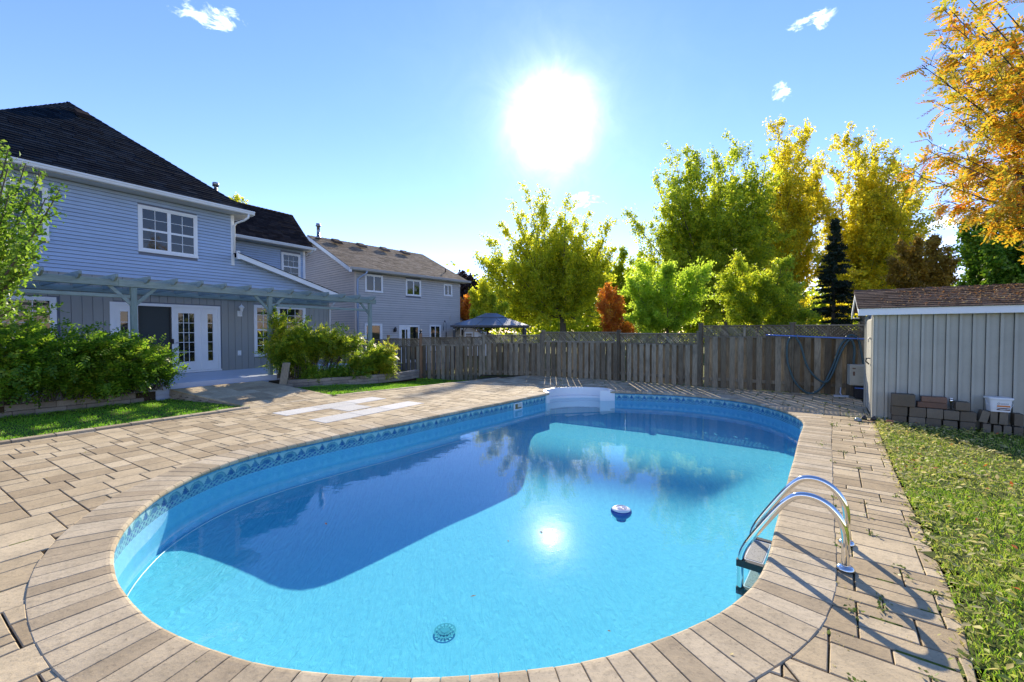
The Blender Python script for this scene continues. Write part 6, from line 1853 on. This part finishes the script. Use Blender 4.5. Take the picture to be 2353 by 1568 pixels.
tree('far_tree', 'distant yellow tree top showing over the roofs beside the flue pipe', 'tree', (-25.5, 40, -.5), (-25.5, 40, 9), T13, M['lf_yg'], 6000, .2, 24, rtrunk=.2, spread=.5)
# a hedge of far trees so gaps do not end in nothing
hz = [(900, 60, M['lf_dark'], 'far dark tree line beyond the houses')]
rg = np.random.RandomState(31); P_ = []
for x in np.arange(-90, 130, 2.6):
    c_ = np.array((x+rg.normal(0, .6), 85+rg.normal(0, 4), rg.uniform(1.5, 7.0))); n_ = 800
    P_.append(c_[None]+rg.normal(0, 1, (n_, 3))*np.array((2.2, 1.5, 2.4)))
P_ = np.concatenate(P_); P_[:, 2] = np.abs(P_[:, 2]+.6)-.6
o = obj('far_woods', crown_mesh('far_woods', P_, .9, M['lf_g'])); settag(o, 'distant line of trees beyond the neighbouring gardens', 'woods', kind='stuff')

# ---- rowan with pinnate orange leaves, top right
def pinnate(name, P, D, m, L0=.17, nl=6, seed=1, lw=.011, ll=.04):
    """P (N,3) leaf bases, D (N,3) directions: leaflets in pairs along each stalk"""
    rg = np.random.RandomState(seed); N = len(P)
    D = D/np.linalg.norm(D, axis=1, keepdims=True)
    up = rg.normal(0, .5, (N, 3))+np.array((0, 0, 1.0)); S = np.cross(D, up); S /= np.linalg.norm(S, axis=1, keepdims=True); U = np.cross(S, D)
    L = L0*rg.uniform(.7, 1.25, N)
    out = []
    for k in range(nl):
        f = .25+.72*k/(nl-1)
        c = P+D*(L*f)[:, None]-U*(L*.25*f*f)[:, None]*np.sign(U[:, 2:3])
        for sg in ((-1, 1) if k < nl-1 else (0,)):
            ld = D*.55+S*sg*.9-U*.12*np.sign(U[:, 2:3]) if sg else D
            ld = ld/np.linalg.norm(ld, axis=1, keepdims=True)
            w_ = np.cross(ld, U); l_ = (ll*rg.uniform(.8, 1.15, N))[:, None]
            out.append(np.stack([c, c+ld*l_*.45+w_*lw, c+ld*l_, c+ld*l_*.45-w_*lw], 1))
    return bulk_mesh(name, np.concatenate(out), 4, [(0, 1, 2, 3)], m)
M['lf_rowan'] = lm('rowan_leaf', [(.60, .14, .012), (.60, .27, .018), (.52, .38, .025), (.32, .32, .03), (.12, .16, .02)], .5, 1.5)
RWB = Vector((11.6, 7.4, 0)); RW = empty('rowan_tree', tuple(RWB), 0, 'orange and yellow autumn rowan with feathery leaves overhanging the top right corner', 'tree')
wood = MB(); fk = RWB+Vector((-.3, 0, 1.8)); wood.tube([RWB, (RWB+fk)/2+Vector((.05, 0, 0)), fk], [.16, .13, .11], 8)
rg = np.random.RandomState(6)
RT = [(2160,8),(2120,140),(2150,90),(2118,150),(2170,190),(2150,240),(2090,400),(2125,345),(2160,350),(2140,330),(2170,460),(2200,480),(2240,420),(2180,20),(2250,-40),(2320,-80),(2200,280),(2250,330),(2300,250),(2260,120),(2320,60),(2400,150),(2400,300),(2330,400),(2280,470),(2230,380),(2180,400),(2450,50),(2300,180),(2200,120),(2230,200),(2190,60),(2345,330),(2240,60),(2210,-20),(2350,480)]
LP_, LD_ = [], []
for (u, v) in RT:
    tip = at(u, v, 7.2+rg.uniform(-1.3, 1.3)); st = fk+Vector((rg.uniform(-.1, .2), rg.uniform(-.2, .2), rg.uniform(.2, 2.2)))
    md = st.lerp(tip, .5)+Vector((0, 0, .25)); P = bez(st, md, tip, 14); wood.tube(P, [.022*(1-i/14)+.003 for i in range(14)], 5)
    L_ = (tip-st).length
    for k in range(15):
        f = .30+.7*((k+rg.rand())/15); i = min(12, int(f*13)); p = P[i].lerp(P[i+1], f*13-i); ld = (P[i+1]-P[i]).normalized()
        r_ = Vector(rg.normal(0, 1, 3)); dr = (ld*1.0+r_*.45+Vector((0, 0, -.1))).normalized(); l1 = .55*(1.15-f)*rg.uniform(.5, 1.3)+.12
        q = p+dr*l1; wood.tube([p, (p+q)/2+Vector((0, 0, .03)), q], [.008, .006, .003], 4, cap=False)
        n_ = max(5, int(l1/.034))
        for j in range(n_):
            ff = (j+rg.rand())/n_; b_ = p+(q-p)*ff; LP_.append(tuple(b_)); LD_.append(tuple(dr*.8+Vector(rg.normal(0, .55, 3))+Vector((0, 0, -.35))))
wpart('trunk', wood.me('trunk', M['bark'], True), RW)
wpart('crown', pinnate('crown', np.array(LP_), np.array(LD_), M['lf_rowan'], .25, 6, 2, .017, .072), RW)

# ---- small-leaved tree at the left edge
M['lf_apple'] = lm('round_green_leaf', [(.05, .12, .012), (.10, .20, .015), (.19, .30, .03), (.27, .33, .04)], .5, 1.6)
T14 = [at(u, v, 6.0+dy) for u, v, dy in [(60,375,.2),(95,395,.3),(138,435,-.2),(105,455,0),(85,500,.2),(82,585,0),(50,610,.1),(60,560,-.3),(20,340,0),(0,330,.5),(-40,380,0),(-60,480,.3),(30,640,0),(10,690,.1),(45,700,.1),(-30,600,.2),(20,450,-.2),(40,520,.2),(-20,700,0),(-80,600,.4),(0,400,.3),(-10,540,0),(30,580,.3),(20,380,-.3)]]
tree('small_tree', 'small tree with round bright green leaves reaching in at the left edge before the house', 'tree', (-8.6, 6.3, 0), (-8.4, 6.3, 1.5), T14, M['lf_apple'], 6800, .062, 40, rtrunk=.09, start=.45, nside=12, spread=.55, tail=.06, twig=.8)

# ---- shrubs
def shrub(name, label, base, lobes, leafm, n, size, seed, kind='pin', stems=10, cat='shrub'):
    """lobes: (centre, radius xyz, weight)"""
    rg = np.random.RandomState(seed); B_ = Vector(base)
    T = empty(name, tuple(base), 0, label, cat)
    wood = MB(); PL_, DL_ = [], []
    tot_ = sum(l[2] for l in lobes)
    for c, r, wt in lobes:
        c = Vector(c); ns = max(10, int(stems*wt))
        for _ in range(ns):
            d = Vector(rg.normal(0, 1, 3)).normalized(); d.z = d.z*.8+.25
            k = rg.uniform(.60, 1.05) if rg.rand() < .62 else rg.uniform(1.1, 1.75)
            tip = Vector((c.x+d.x*r[0]*k, c.y+d.y*r[1]*k, max(.12, c.z+d.z*r[2]*k)))
            st = Vector((B_.x+(c.x-B_.x)*.7+rg.normal(0, .12), B_.y+(c.y-B_.y)*.7+rg.normal(0, .12), B_.z+.05))
            md = st.lerp(c, .8)+Vector((rg.normal(0, .1), rg.normal(0, .1), .15)); P = bez(st, md, tip, 8)
            wood.tube(P, [.012*(1-i/8)+.002 for i in range(8)], 4, cap=False)
            m_ = int(n*wt/tot_/ns)
            f = rg.rand(m_)**.6*.78+.22
            for ff in f:
                i = min(6, int(ff*7)); p = P[i].lerp(P[i+1], ff*7-i)
                jit = Vector(rg.normal(0, 1, 3))*(.10*max(r)+.04)
                PL_.append(tuple(p+jit)); dd = (P[i+1]-P[i]).normalized()*.5+Vector(rg.normal(0, .7, 3))+Vector((0, 0, -.2)); DL_.append(tuple(dd))
    wpart('stems', wood.me('stems', M['bark'], True), T)
    P = np.array(PL_); P[:, 2] = np.maximum(P[:, 2], .05)
    if kind == 'pin': me = pinnate('foliage', P, np.array(DL_), leafm, size*3.6, 4, seed, size*.34, size*1.15)
    else: me = crown_mesh('foliage', P, size, leafm)
    wpart('foliage', me, T)
    return T
def hl3(s, t, z): p = hw(s, t); return (p.x, p.y, z)
shrub('vine_shrub', 'large dark green rambling shrub filling the bed under the left half of the pergola', hl3(-4.2, 3.3, .2),
      [(hl3(-5.3, 3.1, 1.0), (.8, .8, .8), 1.2), (hl3(-4.5, 3.2, 1.25), (.75, .75, .75), 1.1), (hl3(-3.8, 3.3, .95), (.75, .75, .65), 1.1), (hl3(-3.3, 3.2, 1.25), (.6, .5, .45), .7), (hl3(-4.6, 3.3, .75), (.8, .6, .5), .9),
       (hl3(-5.6, 2.9, 1.8), (.5, .5, .5), .5), (hl3(-3.2, 3.3, .7), (.6, .55, .45), .8)], M['lf_bush'], 7500, .066, 50, stems=22)
shrub('vine_shrub', 'leafy green shrub with sunlit tips spreading over the porch edge before the screen door', hl3(-2.4, 3.3, .2),
      [(hl3(-2.85, 3.2, .9), (.5, .45, .5), 1.0), (hl3(-2.45, 3.2, .85), (.42, .4, .42), .8), (hl3(-3.0, 3.3, .55), (.45, .4, .3), .6), (hl3(-2.05, 3.2, .70), (.3, .3, .16), .22), (hl3(-2.6, 3.2, 1.3), (.3, .3, .25), .25)], M['lf_bush'], 3200, .062, 51, stems=22)
shrub('wisteria', 'yellowing wisteria mound climbing the second pergola post beside the porch', hl3(1.1, 3.3, .2),
      [(hl3(.95, 3.15, 1.15), (.36, .4, .45), 1.0), (hl3(1.4, 3.3, 1.35), (.42, .4, .42), 1.1), (hl3(2.0, 3.4, 1.3), (.42, .4, .36), .9), (hl3(2.6, 3.45, 1.3), (.42, .4, .30), .7), (hl3(1.2, 3.2, .75), (.4, .4, .35), .8), (hl3(.95, 3.0, 2.0), (.16, .16, .35), .25), (hl3(3.3, 3.3, 1.35), (.42, .35, .16), .35)], M['lf_vine'], 6000, .06, 52, stems=22)
shrub('wisteria', 'drooping rounded yellow-green shrub at the right end of the stone bed before the low fence', hl3(3.2, 4.1, .1),
      [(hl3(3.0, 4.15, .72), (.36, .4, .34), .8), (hl3(3.55, 4.2, .80), (.42, .42, .32), 1.0), (hl3(3.75, 4.4, .40), (.30, .3, .38), .8), (hl3(4.0, 4.3, .65), (.26, .28, .35), .5), (hl3(3.2, 4.3, .35), (.25, .25, .25), .3)], M['lf_vine'], 4000, .058, 53, stems=22)
shrub('low_plants', 'low dark plants growing along the top of the curved stone bed', hl3(2.2, 3.9, .19),
      [(hl3(1.6, 3.75, .28), (.4, .2, .12), .6), (hl3(2.4, 4.05, .28), (.5, .2, .12), .7)], M['lf_bush'], 1500, .045, 54, stems=14, cat='plants')
